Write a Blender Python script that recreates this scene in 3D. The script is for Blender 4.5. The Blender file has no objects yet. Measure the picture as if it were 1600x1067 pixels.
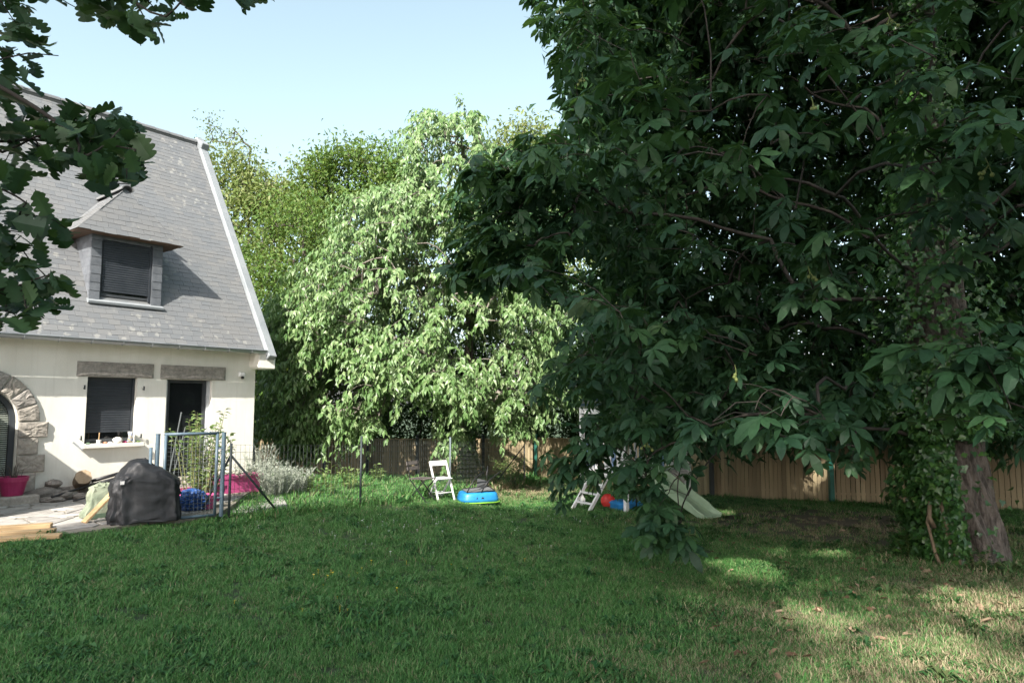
import bpy, bmesh, math, random
import numpy as np
from mathutils import Matrix, Vector

random.seed(7)
RNG = np.random.default_rng(11)
SC = bpy.context.scene
COL = SC.collection
R = math.radians

# ------------------------------------------------------------------ camera
CAM_Z = 1.6
FPX = 1067.0                      # focal length in pixels of a 1600 x 1067 frame
PITCH = math.atan((630 - 533.5) / FPX)
cam_d = bpy.data.cameras.new('camera')
cam_d.sensor_width = 36.0
cam_d.lens = 36.0 * FPX / 1600
cam_d.clip_start = 0.05
cam_d.clip_end = 3000
cam_o = bpy.data.objects.new('camera', cam_d)
COL.objects.link(cam_o)
cam_o.location = (0, 0, CAM_Z)
cam_o.rotation_euler = (R(90) + PITCH, 0, 0)
SC.camera = cam_o

# ------------------------------------------------------------------ light
SUN_EL = R(38)
SUN_DIR = Vector((-0.29 * math.cos(SUN_EL), -0.957 * math.cos(SUN_EL), math.sin(SUN_EL))).normalized()  # towards the sun
world = bpy.data.worlds.new('World')
SC.world = world
world.use_nodes = True
wn = world.node_tree.nodes
wl = world.node_tree.links
wn.clear()
sky = wn.new('ShaderNodeTexSky')
sky.sky_type = 'NISHITA'
sky.sun_disc = False
sky.sun_elevation = SUN_EL
sky.sun_rotation = math.atan2(SUN_DIR.x, SUN_DIR.y)
sky.air_density = 1.0
sky.dust_density = 3.0
sky.ozone_density = 1.2
bg = wn.new('ShaderNodeBackground')
bg.inputs['Strength'].default_value = 0.117
wo = wn.new('ShaderNodeOutputWorld')
hs = wn.new('ShaderNodeHueSaturation')       # the pale cyan of the hazy summer sky
hs.inputs['Hue'].default_value = 0.46
hs.inputs['Saturation'].default_value = 0.64
wl.new(sky.outputs[0], hs.inputs['Color'])
wl.new(hs.outputs[0], bg.inputs[0])
wl.new(bg.outputs[0], wo.inputs[0])
sun_d = bpy.data.lights.new('sun', 'SUN')
sun_d.energy = 3.7
sun_d.angle = R(0.5)
sun_d.color = (1.0, 0.95, 0.86)
sun_o = bpy.data.objects.new('sun', sun_d)
COL.objects.link(sun_o)
sun_o.rotation_euler = (-SUN_DIR).to_track_quat('-Z', 'Y').to_euler()
SC.view_settings.view_transform = 'Standard'
SC.view_settings.look = 'None'
SC.view_settings.exposure = 1.58
SC.view_settings.gamma = 1.0
SC.view_settings.use_curve_mapping = False
SC.cycles.max_bounces = 8
SC.cycles.transparent_max_bounces = 8

# ------------------------------------------------------------------ geometry of the place
FW = np.array([0, math.cos(PITCH), math.sin(PITCH)])
UP = np.array([0, -math.sin(PITCH), math.cos(PITCH)])
CAMP = np.array([0, 0, CAM_Z])

def ray(px, py):
    d = FW + np.array([1.0, 0, 0]) * (px - 800) / FPX + UP * (533.5 - py) / FPX
    return d / d[1]

def at(px, py, y):                 # the place a point of the photograph takes at distance y
    return CAMP + ray(px, py) * y

def proj(P):
    d = np.asarray(P) - CAMP
    w = d @ FW
    w = np.where(w < 0.05, 0.05, w)
    return 800 + FPX * d[..., 0] / w, 533.5 - FPX * (d @ UP) / w, w

def ground_z(x, y):
    x = np.asarray(x, float); y = np.asarray(y, float)
    f = np.clip((x + 5.4) / 5.4, 0, 1)
    t = np.clip((y - 13) / 9, 0, 1); t = t * t * (3 - 2 * t)
    yy = np.clip(y, -4, 27)
    bump = 0.02 * np.sin(x * 1.3 + 0.7 * y) * np.sin(y * 0.9 - 0.4 * x) * f
    return -0.042 * yy * np.maximum(f, t) + bump

def gz(x, y):
    return float(ground_z(x, y))

HC = np.array([-5.488, 14.6, 0.0])
HU = np.array([.613, .79, 0]); HU /= np.linalg.norm(HU)
HV = np.array([-HU[1], HU[0], 0])
HROT = math.atan2(HU[1], HU[0])
def W(u, v, z=0.0):
    return HC + HU * u + HV * v + np.array([0, 0, z])

def in_poly(px, py, poly):
    px = np.asarray(px, float); py = np.asarray(py, float)
    res = np.zeros(px.shape, bool)
    n = len(poly)
    for i in range(n):
        x1, y1 = poly[i]; x2, y2 = poly[(i + 1) % n]
        if y1 == y2: continue
        c = ((y1 > py) != (y2 > py)) & (px < (x2 - x1) * (py - y1) / (y2 - y1) + x1)
        res ^= c
    return res

# ------------------------------------------------------------------ materials
def nt(name):
    m = bpy.data.materials.new(name); m.use_nodes = True
    t = m.node_tree; t.nodes.clear()
    out = t.nodes.new('ShaderNodeOutputMaterial')
    p = t.nodes.new('ShaderNodeBsdfPrincipled')
    t.links.new(p.outputs[0], out.inputs[0])
    return m, t, p, out

def rnd_node(t):                   # a random number per piece: vertex attribute + object random
    a = t.nodes.new('ShaderNodeAttribute'); a.attribute_name = 'rnd'
    o = t.nodes.new('ShaderNodeObjectInfo')
    s = t.nodes.new('ShaderNodeMath'); s.operation = 'ADD'
    t.links.new(a.outputs['Fac'], s.inputs[0]); t.links.new(o.outputs['Random'], s.inputs[1])
    f = t.nodes.new('ShaderNodeMath'); f.operation = 'FRACT'
    t.links.new(s.outputs[0], f.inputs[0])
    return f.outputs[0]

def ramp(t, stops, fac):
    r = t.nodes.new('ShaderNodeValToRGB')
    e = r.color_ramp.elements
    while len(e) < len(stops): e.new(0.5)
    for i, (p, c) in enumerate(stops):
        e[i].position = p; e[i].color = (*c, 1) if len(c) == 3 else c
    t.links.new(fac, r.inputs[0])
    return r.outputs[0]

def mix(t, fac, a, b, mode='MIX'):
    m = t.nodes.new('ShaderNodeMix'); m.data_type = 'RGBA'; m.blend_type = mode
    for s, v in ((m.inputs[0], fac), (m.inputs[6], a), (m.inputs[7], b)):
        if isinstance(v, (int, float)): s.default_value = v
        elif isinstance(v, tuple): s.default_value = (*v, 1)
        else: t.links.new(v, s)
    return m.outputs[2]

def noise(t, scale, detail=4, rough=0.6, coord='pos', stretch=None):
    if coord == 'pos':
        c = t.nodes.new('ShaderNodeNewGeometry').outputs['Position']
    else:
        c = t.nodes.new('ShaderNodeTexCoord').outputs['Object']
    if stretch:
        mp = t.nodes.new('ShaderNodeMapping'); mp.inputs['Scale'].default_value = stretch
        t.links.new(c, mp.inputs[0]); c = mp.outputs[0]
    n = t.nodes.new('ShaderNodeTexNoise')
    n.inputs['Scale'].default_value = scale; n.inputs['Detail'].default_value = detail
    n.inputs['Roughness'].default_value = rough
    t.links.new(c, n.inputs['Vector'])
    return n.outputs['Fac']

def bump(t, p, h, strength=0.4, dist=0.01):
    b = t.nodes.new('ShaderNodeBump')
    b.inputs['Strength'].default_value = strength; b.inputs['Distance'].default_value = dist
    t.links.new(h, b.inputs['Height']); t.links.new(b.outputs[0], p.inputs['Normal'])

def pmat(name, c1, c2, scale=6.0, rough=0.7, bs=0.3, bscale=60.0, bdist=0.006, metal=0.0, vary=0.25, coord='obj', stretch=None, lo=0.35, hi=0.65, spec=0.4):
    m, t, p, out = nt(name)
    n = noise(t, scale, 5, 0.65, coord, stretch)
    c = ramp(t, [(lo, c1), (hi, c2)], n)
    if vary:
        rn = rnd_node(t)
        v = ramp(t, [(0, (1 - vary,) * 3), (1, (1 + vary * 0.6,) * 3)], rn)
        c = mix(t, 1.0, c, v, 'MULTIPLY')
    t.links.new(c, p.inputs['Base Color'])
    p.inputs['Roughness'].default_value = rough
    p.inputs['Metallic'].default_value = metal
    p.inputs['Specular IOR Level'].default_value = spec
    if bs: bump(t, p, noise(t, bscale, 5, 0.7, coord, stretch), bs, bdist)
    return m

def leafmat(name, stops, rough=0.45, trans=0.35, tcol=(0.16, 0.26, 0.03), spec=0.35):
    m, t, p, out = nt(name)
    c = ramp(t, stops, rnd_node(t))
    n = noise(t, 30, 2, 0.5, 'pos')
    c = mix(t, 1.0, c, ramp(t, [(0.3, (0.82,) * 3), (0.7, (1.15,) * 3)], n), 'MULTIPLY')
    t.links.new(c, p.inputs['Base Color'])
    p.inputs['Roughness'].default_value = rough
    p.inputs['Specular IOR Level'].default_value = spec
    tr = t.nodes.new('ShaderNodeBsdfTranslucent')
    t.links.new(mix(t, 0.5, c, tcol), tr.inputs[0])
    ms = t.nodes.new('ShaderNodeMixShader'); ms.inputs[0].default_value = trans
    t.links.new(p.outputs[0], ms.inputs[1]); t.links.new(tr.outputs[0], ms.inputs[2])
    t.links.new(ms.outputs[0], out.inputs[0])
    return m

M = {}
M['chestnut'] = leafmat('chestnut_leaf', [(0, (.018, .050, .026)), (.5, (.026, .070, .031)), (.985, (.042, .098, .034)), (1, (.06, .10, .035))], 0.48, 0.24, (.12, .24, .03), 0.28)
M['oak'] = leafmat('oak_leaf', [(0, (.022, .055, .028)), (.6, (.032, .075, .034)), (1, (.05, .1, .03))], 0.5, 0.25, (.1, .2, .03), 0.35)
M['cherry'] = leafmat('cherry_leaf', [(0, (.085, .17, .05)), (.6, (.145, .245, .085)), (1, (.245, .33, .15))], 0.42, 0.28, (.2, .28, .05), 0.5)
M['hornbeam'] = leafmat('hornbeam_leaf', [(0, (.065, .135, .028)), (.6, (.105, .19, .04)), (1, (.17, .235, .06))], 0.5, 0.38, (.24, .3, .04), 0.3)
M['paleleaf'] = leafmat('pale_yellow_leaf', [(0, (.12, .18, .05)), (.6, (.18, .24, .075)), (1, (.27, .29, .13))], 0.5, 0.38, (.26, .3, .06), 0.3)
M['hedge'] = leafmat('hedge_leaf', [(0, (.014, .036, .012)), (.6, (.024, .055, .016)), (1, (.042, .08, .022))], 0.7, 0.2, (.1, .18, .03), 0.1)
M['ivy'] = leafmat('ivy_leaf', [(0, (.024, .075, .02)), (.6, (.04, .11, .026)), (1, (.075, .165, .034))], 0.3, 0.2, (.1, .2, .02), 0.6)
M['lavender'] = leafmat('lavender_leaf', [(0, (.26, .3, .24)), (.6, (.36, .4, .33)), (1, (.46, .48, .42))], 0.7, 0.25, (.3, .34, .2), 0.2)
M['shrub'] = leafmat('shrub_leaf', [(0, (.10, .17, .05)), (.6, (.16, .24, .08)), (1, (.24, .3, .12))], 0.5, 0.35, (.24, .32, .06), 0.3)
M['deadleaf'] = leafmat('dead_leaf', [(0, (.11, .065, .04)), (.5, (.22, .145, .09)), (1, (.38, .28, .19))], 0.7, 0.2, (.3, .15, .05), 0.2)

def grassmat(name, greens, dries):
    m, t, p, out = nt(name)
    a = t.nodes.new('ShaderNodeAttribute'); a.attribute_type = 'INSTANCER'; a.attribute_name = 'dry'
    r0 = rnd_node(t)
    g = ramp(t, greens, r0)
    d = ramp(t, dries, r0)
    # each blade dries in its own turn
    s = t.nodes.new('ShaderNodeMath'); s.operation = 'SUBTRACT'
    at_ = t.nodes.new('ShaderNodeAttribute'); at_.attribute_name = 'turn'
    t.links.new(a.outputs['Fac'], s.inputs[0]); t.links.new(at_.outputs['Fac'], s.inputs[1])
    mr = t.nodes.new('ShaderNodeMapRange'); mr.inputs[1].default_value = -0.15; mr.inputs[2].default_value = 0.15
    t.links.new(s.outputs[0], mr.inputs[0])
    c = mix(t, mr.outputs[0], g, d)
    t.links.new(c, p.inputs['Base Color'])
    p.inputs['Roughness'].default_value = 0.55
    p.inputs['Specular IOR Level'].default_value = 0.25
    tr = t.nodes.new('ShaderNodeBsdfTranslucent')
    t.links.new(mix(t, 0.3, c, (.16, .24, .04)), tr.inputs[0])
    ms = t.nodes.new('ShaderNodeMixShader'); ms.inputs[0].default_value = 0.3
    t.links.new(p.outputs[0], ms.inputs[1]); t.links.new(tr.outputs[0], ms.inputs[2])
    t.links.new(ms.outputs[0], out.inputs[0])
    return m
M['grass'] = grassmat('grass_blade', [(0, (.042, .138, .034)), (.45, (.072, .208, .053)), (.8, (.118, .275, .075)), (1, (.185, .335, .12))], [(0, (.27, .21, .13)), (1, (.47, .39, .26))])
M['weed'] = grassmat('weed_leaf', [(0, (.022, .085, .028)), (.6, (.045, .135, .04)), (1, (.085, .2, .065))], [(0, (.05, .1, .03)), (1, (.12, .14, .06))])

def groundmat():
    m, t, p, out = nt('lawn_soil')
    n = noise(t, 1.2, 5, 0.6)
    n2 = noise(t, 22, 6, 0.75)
    g = ramp(t, [(.35, (.016, .036, .010)), (.65, (.032, .06, .018))], n2)
    d = ramp(t, [(.3, (.09, .068, .048)), (.7, (.27, .215, .15))], n2)
    a = t.nodes.new('ShaderNodeAttribute'); a.attribute_name = 'dry'
    ad = t.nodes.new('ShaderNodeMath'); ad.operation = 'MULTIPLY_ADD'; ad.inputs[1].default_value = 0.5; ad.inputs[2].default_value = -0.25
    t.links.new(n, ad.inputs[0])
    s = t.nodes.new('ShaderNodeMath'); s.operation = 'ADD'; s.use_clamp = True
    t.links.new(a.outputs['Fac'], s.inputs[0]); t.links.new(ad.outputs[0], s.inputs[1])
    t.links.new(mix(t, s.outputs[0], g, d), p.inputs['Base Color'])
    p.inputs['Roughness'].default_value = 0.95
    bump(t, p, n2, 0.6, 0.02)
    return m
M['ground'] = groundmat()

M['render'] = pmat('white_render', (.71, .685, .615), (.80, .78, .715), 2.2, 0.9, 0.6, 90, 0.008, vary=0, stretch=(1, 1, .35), lo=.28, hi=.6)
def weather_wall():               # splash dirt along the foot of the wall and faint run-off streaks
    m = M['render']; t = m.node_tree
    p = next(n for n in t.nodes if n.type == 'BSDF_PRINCIPLED')
    src = p.inputs['Base Color'].links[0].from_socket
    sx = t.nodes.new('ShaderNodeSeparateXYZ'); t.links.new(t.nodes.new('ShaderNodeTexCoord').outputs['Object'], sx.inputs[0])
    mr = t.nodes.new('ShaderNodeMapRange'); mr.inputs[1].default_value = .62; mr.inputs[2].default_value = .02; mr.inputs[3].default_value = 0; mr.inputs[4].default_value = .75
    t.links.new(sx.outputs[2], mr.inputs[0])
    a = mix(t, 1.0, mr.outputs[0], ramp(t, [(.4, (0,) * 3), (.7, (1,) * 3)], noise(t, 5, 5, .7, 'obj')), 'MULTIPLY')
    c = mix(t, a, src, (.42, .37, .29))
    st = ramp(t, [(.56, (0,) * 3), (.78, (.3,) * 3)], noise(t, 3.0, 4, .6, 'obj', (4.5, 1, .28)))
    c = mix(t, st, c, (.5, .47, .41))
    t.links.new(c, p.inputs['Base Color'])
weather_wall()
M['sill'] = pmat('cement_sill', (.66, .63, .57), (.75, .72, .66), 3, 0.8, 0.2, 80, vary=0)
M['granite'] = pmat('granite', (.27, .245, .215), (.43, .39, .34), 12, 0.85, 0.6, 30, 0.016, vary=0.16)
M['granite2'] = pmat('dressed_granite', (.22, .205, .19), (.38, .35, .315), 16, 0.85, 0.5, 70, 0.008, vary=0.06)
def slatemat():
    m, t, p, out = nt('roof_slate')
    c = ramp(t, [(0, (.122, .130, .138)), (.4, (.134, .141, .148)), (.75, (.142, .147, .151)), (1, (.153, .155, .155))], rnd_node(t))
    n = noise(t, 0.9, 5, 0.6)
    c = mix(t, ramp(t, [(.45, (0,) * 3), (.75, (.4,) * 3)], n), c, (.16, .152, .142))
    # lichen: round pale patches that grow thicker near the top right
    pos = t.nodes.new('ShaderNodeNewGeometry').outputs['Position']
    v = t.nodes.new('ShaderNodeTexVoronoi'); v.inputs['Scale'].default_value = 7.0; v.inputs['Randomness'].default_value = 1
    nd = t.nodes.new('ShaderNodeTexNoise'); nd.inputs['Scale'].default_value = 14; nd.inputs['Detail'].default_value = 3
    t.links.new(pos, nd.inputs['Vector'])
    ad = t.nodes.new('ShaderNodeVectorMath'); ad.operation = 'MULTIPLY_ADD'; ad.inputs[1].default_value = (.16,) * 3
    t.links.new(nd.outputs['Color'], ad.inputs[0]); t.links.new(pos, ad.inputs[2])
    t.links.new(ad.outputs[0], v.inputs['Vector'])
    spot = ramp(t, [(.24, (1,) * 3), (.36, (0,) * 3)], v.outputs['Distance'])
    area = ramp(t, [(.44, (0,) * 3), (.58, (1,) * 3)], noise(t, 0.75, 3, 0.6))
    sm = t.nodes.new('ShaderNodeSeparateColor'); t.links.new(v.outputs['Color'], sm.inputs[0])
    some = ramp(t, [(.46, (0,) * 3), (.54, (1,) * 3)], sm.outputs[0])
    f = mix(t, 1.0, mix(t, 1.0, spot, area, 'MULTIPLY'), some, 'MULTIPLY')
    c = mix(t, mix(t, 1.0, f, (.55, .55, .55), 'MULTIPLY'), c, (.30, .295, .27))
    t.links.new(c, p.inputs['Base Color'])
    p.inputs['Roughness'].default_value = 0.62
    bump(t, p, noise(t, 45, 5, 0.7), 0.25, 0.006)
    return m
M['slate'] = slatemat()
M['slate_clad'] = pmat('slate_cladding', (.10, .11, .125), (.145, .155, .17), 8, 0.6, 0.3, 50, vary=0.2)
M['coping'] = pmat('cement_coping', (.20, .22, .235), (.26, .28, .29), 2, 0.8, 0.25, 40, vary=0)
M['zinc'] = pmat('zinc', (.32, .34, .36), (.42, .44, .46), 3, 0.4, 0.05, 20, metal=0.6, vary=0)
M['soffit'] = pmat('brown_soffit', (.11, .065, .045), (.16, .10, .07), 6, 0.8, 0.2, 30, stretch=(1, 12, 12), vary=0)
M['shutter'] = pmat('dark_shutter', (.030, .036, .044), (.042, .048, .056), 5, 0.45, 0, vary=0)
M['frame'] = pmat('grey_window_frame', (.045, .05, .056), (.06, .065, .07), 5, 0.4, 0, vary=0)
M['lightframe'] = pmat('pale_grey_frame', (.38, .4, .42), (.48, .5, .52), 5, 0.5, 0, vary=0)
M['blind'] = pmat('pale_blind', (.3, .33, .28), (.38, .41, .36), 5, 0.5, 0, vary=0)
def glassmat():
    m, t, p, out = nt('dark_glass')
    p.inputs['Base Color'].default_value = (.012, .014, .016, 1)
    p.inputs['Roughness'].default_value = 0.06
    p.inputs['Specular IOR Level'].default_value = 0.6
    return m
M['glass'] = glassmat()
M['bark'] = pmat('bark', (.06, .049, .04), (.25, .212, .18), 16, 0.92, 1.0, 26, 0.09, vary=0, coord='pos', stretch=(1, 1, .22), lo=.36, hi=.64)
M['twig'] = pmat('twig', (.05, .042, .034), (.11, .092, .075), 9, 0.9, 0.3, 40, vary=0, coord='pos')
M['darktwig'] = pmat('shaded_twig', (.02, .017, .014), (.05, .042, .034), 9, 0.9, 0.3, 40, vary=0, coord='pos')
M['palewood'] = pmat('pale_branch', (.13, .115, .095), (.22, .195, .165), 9, 0.9, 0.3, 40, vary=0, coord='pos')
M['petiole'] = pmat('leaf_stalk', (.12, .13, .05), (.17, .16, .07), 9, 0.7, 0, vary=0)
M['slat'] = pmat('fence_wood', (.245, .195, .115), (.385, .31, .19), 3, 0.85, 0.4, 30, vary=0.28, stretch=(1, 1, .12), coord='pos')
M['rail'] = pmat('fence_rail', (.3, .21, .12), (.42, .32, .19), 4, 0.85, 0.3, 30, vary=0.1)
M['greenpost'] = pmat('green_post', (.012, .10, .075), (.02, .13, .095), 5, 0.45, 0, vary=0)
M['darkpost'] = pmat('dark_post', (.02, .028, .03), (.03, .04, .042), 5, 0.5, 0, vary=0)
M['bluegrey'] = pmat('blue_grey_paint', (.075, .115, .15), (.10, .145, .18), 6, 0.4, 0.05, 60, vary=0)
M['wire'] = pmat('galvanised_wire', (.13, .15, .15), (.18, .2, .2), 5, 0.5, 0, metal=0.3, vary=0)
M['greypost'] = pmat('grey_post', (.11, .14, .16), (.15, .18, .2), 5, 0.45, 0, vary=0)
M['paving'] = pmat('paving_stone', (.27, .25, .23), (.42, .4, .37), 4, 0.9, 0.5, 30, 0.01, vary=0.25, coord='pos')
M['mortar'] = pmat('paving_joint', (.17, .15, .12), (.24, .22, .18), 9, 0.95, 0.5, 40, vary=0, coord='pos')
M['concrete'] = pmat('old_concrete', (.36, .34, .31), (.5, .48, .44), 4, 0.9, 0.5, 40, 0.008, vary=0, coord='pos')
M['timber'] = pmat('new_timber', (.36, .235, .115), (.5, .35, .19), 3, 0.6, 0.15, 20, vary=0.14, stretch=(.25, 7, 7))
M['pink'] = pmat('pink_plastic', (.46, .075, .21), (.52, .095, .25), 5, 0.45, 0.05, 40, vary=0.1)
M['pot'] = pmat('raspberry_plastic', (.3, .02, .09), (.36, .03, .12), 5, 0.4, 0.05, 40, vary=0)
M['cover'] = pmat('black_cover', (.016, .017, .019), (.028, .029, .032), 9, 0.48, 0.25, 26, 0.012, vary=0, stretch=(1, 1, .35))
M['tarp'] = pmat('blue_tarp', (.015, .05, .17), (.03, .09, .27), 8, 0.4, 0.4, 20, 0.02, vary=0)
M['canvas'] = pmat('sage_canvas', (.14, .17, .12), (.24, .26, .19), 5, 0.85, 0.3, 60, vary=0)
M['canvas_dark'] = pmat('green_canvas', (.07, .11, .075), (.1, .15, .1), 5, 0.85, 0.3, 60, vary=0)
M['whitebag'] = pmat('white_sack', (.6, .6, .6), (.75, .74, .72), 5, 0.7, 0.3, 30, vary=0)
M['whitepaint'] = pmat('white_paint', (.66, .66, .65), (.78, .78, .77), 8, 0.55, 0.15, 40, vary=0.05)
M['bluepaint'] = pmat('pale_blue_paint', (.2, .3, .5), (.26, .37, .56), 6, 0.6, 0.1, 40, vary=0.05)
M['darkwood'] = pmat('dark_chair_slat', (.075, .065, .06), (.13, .115, .105), 5, 0.7, 0.3, 30, stretch=(.3, 6, 6), vary=0.15)
M['blackmetal'] = pmat('black_metal', (.012, .012, .013), (.02, .02, .022), 5, 0.4, 0, vary=0)
M['bluetoy'] = pmat('bright_blue_plastic', (.015, .17, .40), (.022, .22, .48), 5, 0.4, 0.05, 40, vary=0)
M['lime'] = pmat('lime_plastic', (.22, .5, .05), (.28, .58, .07), 5, 0.45, 0, vary=0)
M['sling'] = pmat('grey_sling', (.10, .105, .11), (.15, .155, .16), 60, 0.8, 0.2, 90, vary=0)
M['slide'] = pmat('pale_green_plastic', (.34, .46, .3), (.42, .54, .37), 4, 0.4, 0.05, 30, vary=0)
M['red'] = pmat('red_rubber', (.6, .045, .04), (.68, .065, .055), 5, 0.4, 0.05, 30, vary=0)
M['bluebox'] = pmat('blue_lid_plastic', (.02, .17, .42), (.03, .21, .48), 5, 0.45, 0.05, 30, vary=0)
M['log'] = pmat('log_bark', (.13, .095, .065), (.24, .185, .13), 10, 0.9, 0.8, 30, 0.02, vary=0.1)
M['logend'] = pmat('log_end', (.3, .22, .14), (.4, .31, .21), 14, 0.85, 0.3, 40, vary=0.1)
M['stone'] = pmat('field_stone', (.17, .15, .13), (.31, .28, .25), 6, 0.9, 0.8, 20, 0.03, vary=0.25)
M['petal'] = pmat('white_petal', (.75, .75, .75), (.8, .8, .8), 5, 0.6, 0, vary=0)
M['yellow'] = pmat('yellow_petal', (.7, .5, .02), (.75, .55, .03), 5, 0.6, 0, vary=0)
M['fruit'] = pmat('conker_husk', (.11, .14, .04), (.15, .18, .05), 20, 0.6, 0.5, 60, vary=0.1)
M['stem'] = pmat('ivy_stem', (.11, .08, .05), (.2, .15, .095), 12, 0.85, 0.5, 40, vary=0)
M['cup'] = pmat('blue_ceramic', (.1, .2, .45), (.45, .35, .12), 30, 0.4, 0, vary=0)
M['terracotta'] = pmat('terracotta', (.45, .2, .12), (.55, .27, .17), 12, 0.8, 0.1, 40, vary=0.1)

# ------------------------------------------------------------------ mesh helpers
def np_mesh(name, V, F, rnd=None, extra=None, smooth=False):
    """V (n,3); F (m,3) or (m,4) int arrays, or a list of such arrays"""
    me = bpy.data.meshes.new(name)
    V = np.asarray(V, np.float32)
    Fs = F if isinstance(F, list) else [F]
    Fs = [np.asarray(f, np.int32) for f in Fs if len(f)]
    me.vertices.add(len(V)); me.vertices.foreach_set('co', V.ravel())
    loops = np.concatenate([f.ravel() for f in Fs])
    tot = np.concatenate([np.full(len(f), f.shape[1], np.int32) for f in Fs])
    st = np.concatenate([[0], np.cumsum(tot)[:-1]]).astype(np.int32)
    me.loops.add(len(loops)); me.loops.foreach_set('vertex_index', loops)
    me.polygons.add(len(tot)); me.polygons.foreach_set('loop_start', st); me.polygons.foreach_set('loop_total', tot)
    me.polygons.foreach_set('use_smooth', np.full(len(tot), smooth))
    me.update(calc_edges=True)
    for k, v in ([('rnd', rnd)] if rnd is not None else []) + list((extra or {}).items()):
        a = me.attributes.new(k, 'FLOAT', 'POINT'); a.data.foreach_set('value', np.asarray(v, np.float32))
    return me

def link(name, me, mat=None, parent=None, loc=None):
    o = bpy.data.objects.new(name, me)
    COL.objects.link(o)
    if mat is not None and me is not None:
        me.materials.clear(); me.materials.append(mat)
    if parent is not None: o.parent = parent
    if loc is not None: o.location = loc
    return o

def tag(o, label=None, cat=None, group=None, kind=None):
    if label: o['label'] = label
    if cat: o['category'] = cat
    if group: o['group'] = group
    if kind: o['kind'] = kind
    return o

def thing(name, label, cat, loc=(0, 0, 0), rz=0.0, group=None):
    o = bpy.data.objects.new(name, None); COL.objects.link(o)
    o.empty_display_size = 0.1
    o.location = loc; o.rotation_euler = (0, 0, rz)
    return tag(o, label, cat, group)

class MB:
    def __init__(s):
        s.v = []; s.f = []; s.r = []
        s.cur = 0.0
    def add(s, V, F):
        n = len(s.v)
        for p in V: s.v.append(tuple(p)); s.r.append(s.cur)
        for f in F: s.f.append(tuple(i + n for i in f))
        return s
    def box(s, c, d, M_=None, taper=1.0):
        x, y, z = d[0] / 2, d[1] / 2, d[2] / 2
        P = [Vector((sx * x * (taper if sz > 0 else 1), sy * y * (taper if sz > 0 else 1), sz * z)) for sz in (-1, 1) for sy in (-1, 1) for sx in (-1, 1)]
        c = Vector(c)
        P = [(M_ @ p if M_ is not None else p) + c for p in P]
        return s.add(P, [(0, 2, 3, 1), (4, 5, 7, 6), (0, 1, 5, 4), (2, 6, 7, 3), (0, 4, 6, 2), (1, 3, 7, 5)])
    def bar(s, a, b, w, h):          # a rectangular bar from a to b
        a = Vector(a); b = Vector(b); d = b - a; L = d.length
        q = d.to_track_quat('X', 'Z').to_matrix()
        return s.box((a + b) / 2, (L, w, h), q)
    def prism(s, poly, z0, z1):      # poly in xy
        n = len(poly)
        V = [(x, y, z0) for x, y in poly] + [(x, y, z1) for x, y in poly]
        F = [tuple(range(n - 1, -1, -1)), tuple(range(n, 2 * n))] + [(i, (i + 1) % n, n + (i + 1) % n, n + i) for i in range(n)]
        return s.add(V, F)
    def prism_xz(s, poly, y0, y1):   # poly in xz (x right, z up), front at y0
        n = len(poly)
        V = [(x, y0, z) for x, z in poly] + [(x, y1, z) for x, z in poly]
        F = [tuple(range(n)), tuple(range(2 * n - 1, n - 1, -1))] + [((i + 1) % n, i, n + i, n + (i + 1) % n) for i in range(n)]
        return s.add(V, F)
    def tube(s, pts, r, n=8, cap=True):
        pts = [Vector(p) for p in pts]
        rs = r if hasattr(r, '__len__') else [r] * len(pts)
        rings = []
        up0 = Vector((0, 0, 1))
        prev = None
        for i, p in enumerate(pts):
            d = (pts[min(i + 1, len(pts) - 1)] - pts[max(i - 1, 0)]).normalized()
            if prev is None:
                a = d.orthogonal().normalized()
            else:
                a = (prev - d * prev.dot(d)).normalized()
            prev = a
            b = d.cross(a)
            rings.append([p + (a * math.cos(2 * math.pi * k / n) + b * math.sin(2 * math.pi * k / n)) * rs[i] for k in range(n)])
        return s.loft(rings, cap)
    def loft(s, rings, cap=True, closed=True):
        n = len(rings[0]); V = [p for rg in rings for p in rg]; F = []
        for i in range(len(rings) - 1):
            for k in range(n if closed else n - 1):
                F.append((i * n + k, i * n + (k + 1) % n, (i + 1) * n + (k + 1) % n, (i + 1) * n + k))
        if cap and closed:
            F.append(tuple(range(n - 1, -1, -1))); F.append(tuple(range((len(rings) - 1) * n, len(rings) * n)))
        return s.add(V, F)
    def mesh(s, name, bevel=0.0, smooth=False, segs=1):
        me = bpy.data.meshes.new(name)
        me.from_pydata([tuple(v) for v in s.v], [], s.f)
        a = me.attributes.new('rnd', 'FLOAT', 'POINT'); a.data.foreach_set('value', np.array(s.r, np.float32))
        if bevel > 0:
            bm = bmesh.new(); bm.from_mesh(me)
            bmesh.ops.recalc_face_normals(bm, faces=bm.faces)
            bmesh.ops.bevel(bm, geom=[e for e in bm.edges if e.is_manifold and e.calc_face_angle(0) > 0.5], offset=bevel, segments=segs, affect='EDGES', profile=0.6, clamp_overlap=True)
            bm.to_mesh(me); bm.free()
        if smooth: me.polygons.foreach_set('use_smooth', [True] * len(me.polygons))
        me.update()
        return me
    def build(s, name, mat, parent=None, bevel=0.0, smooth=False, loc=None, segs=1):
        return link(name, s.mesh(name, bevel, smooth, segs), mat, parent, loc)

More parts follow.
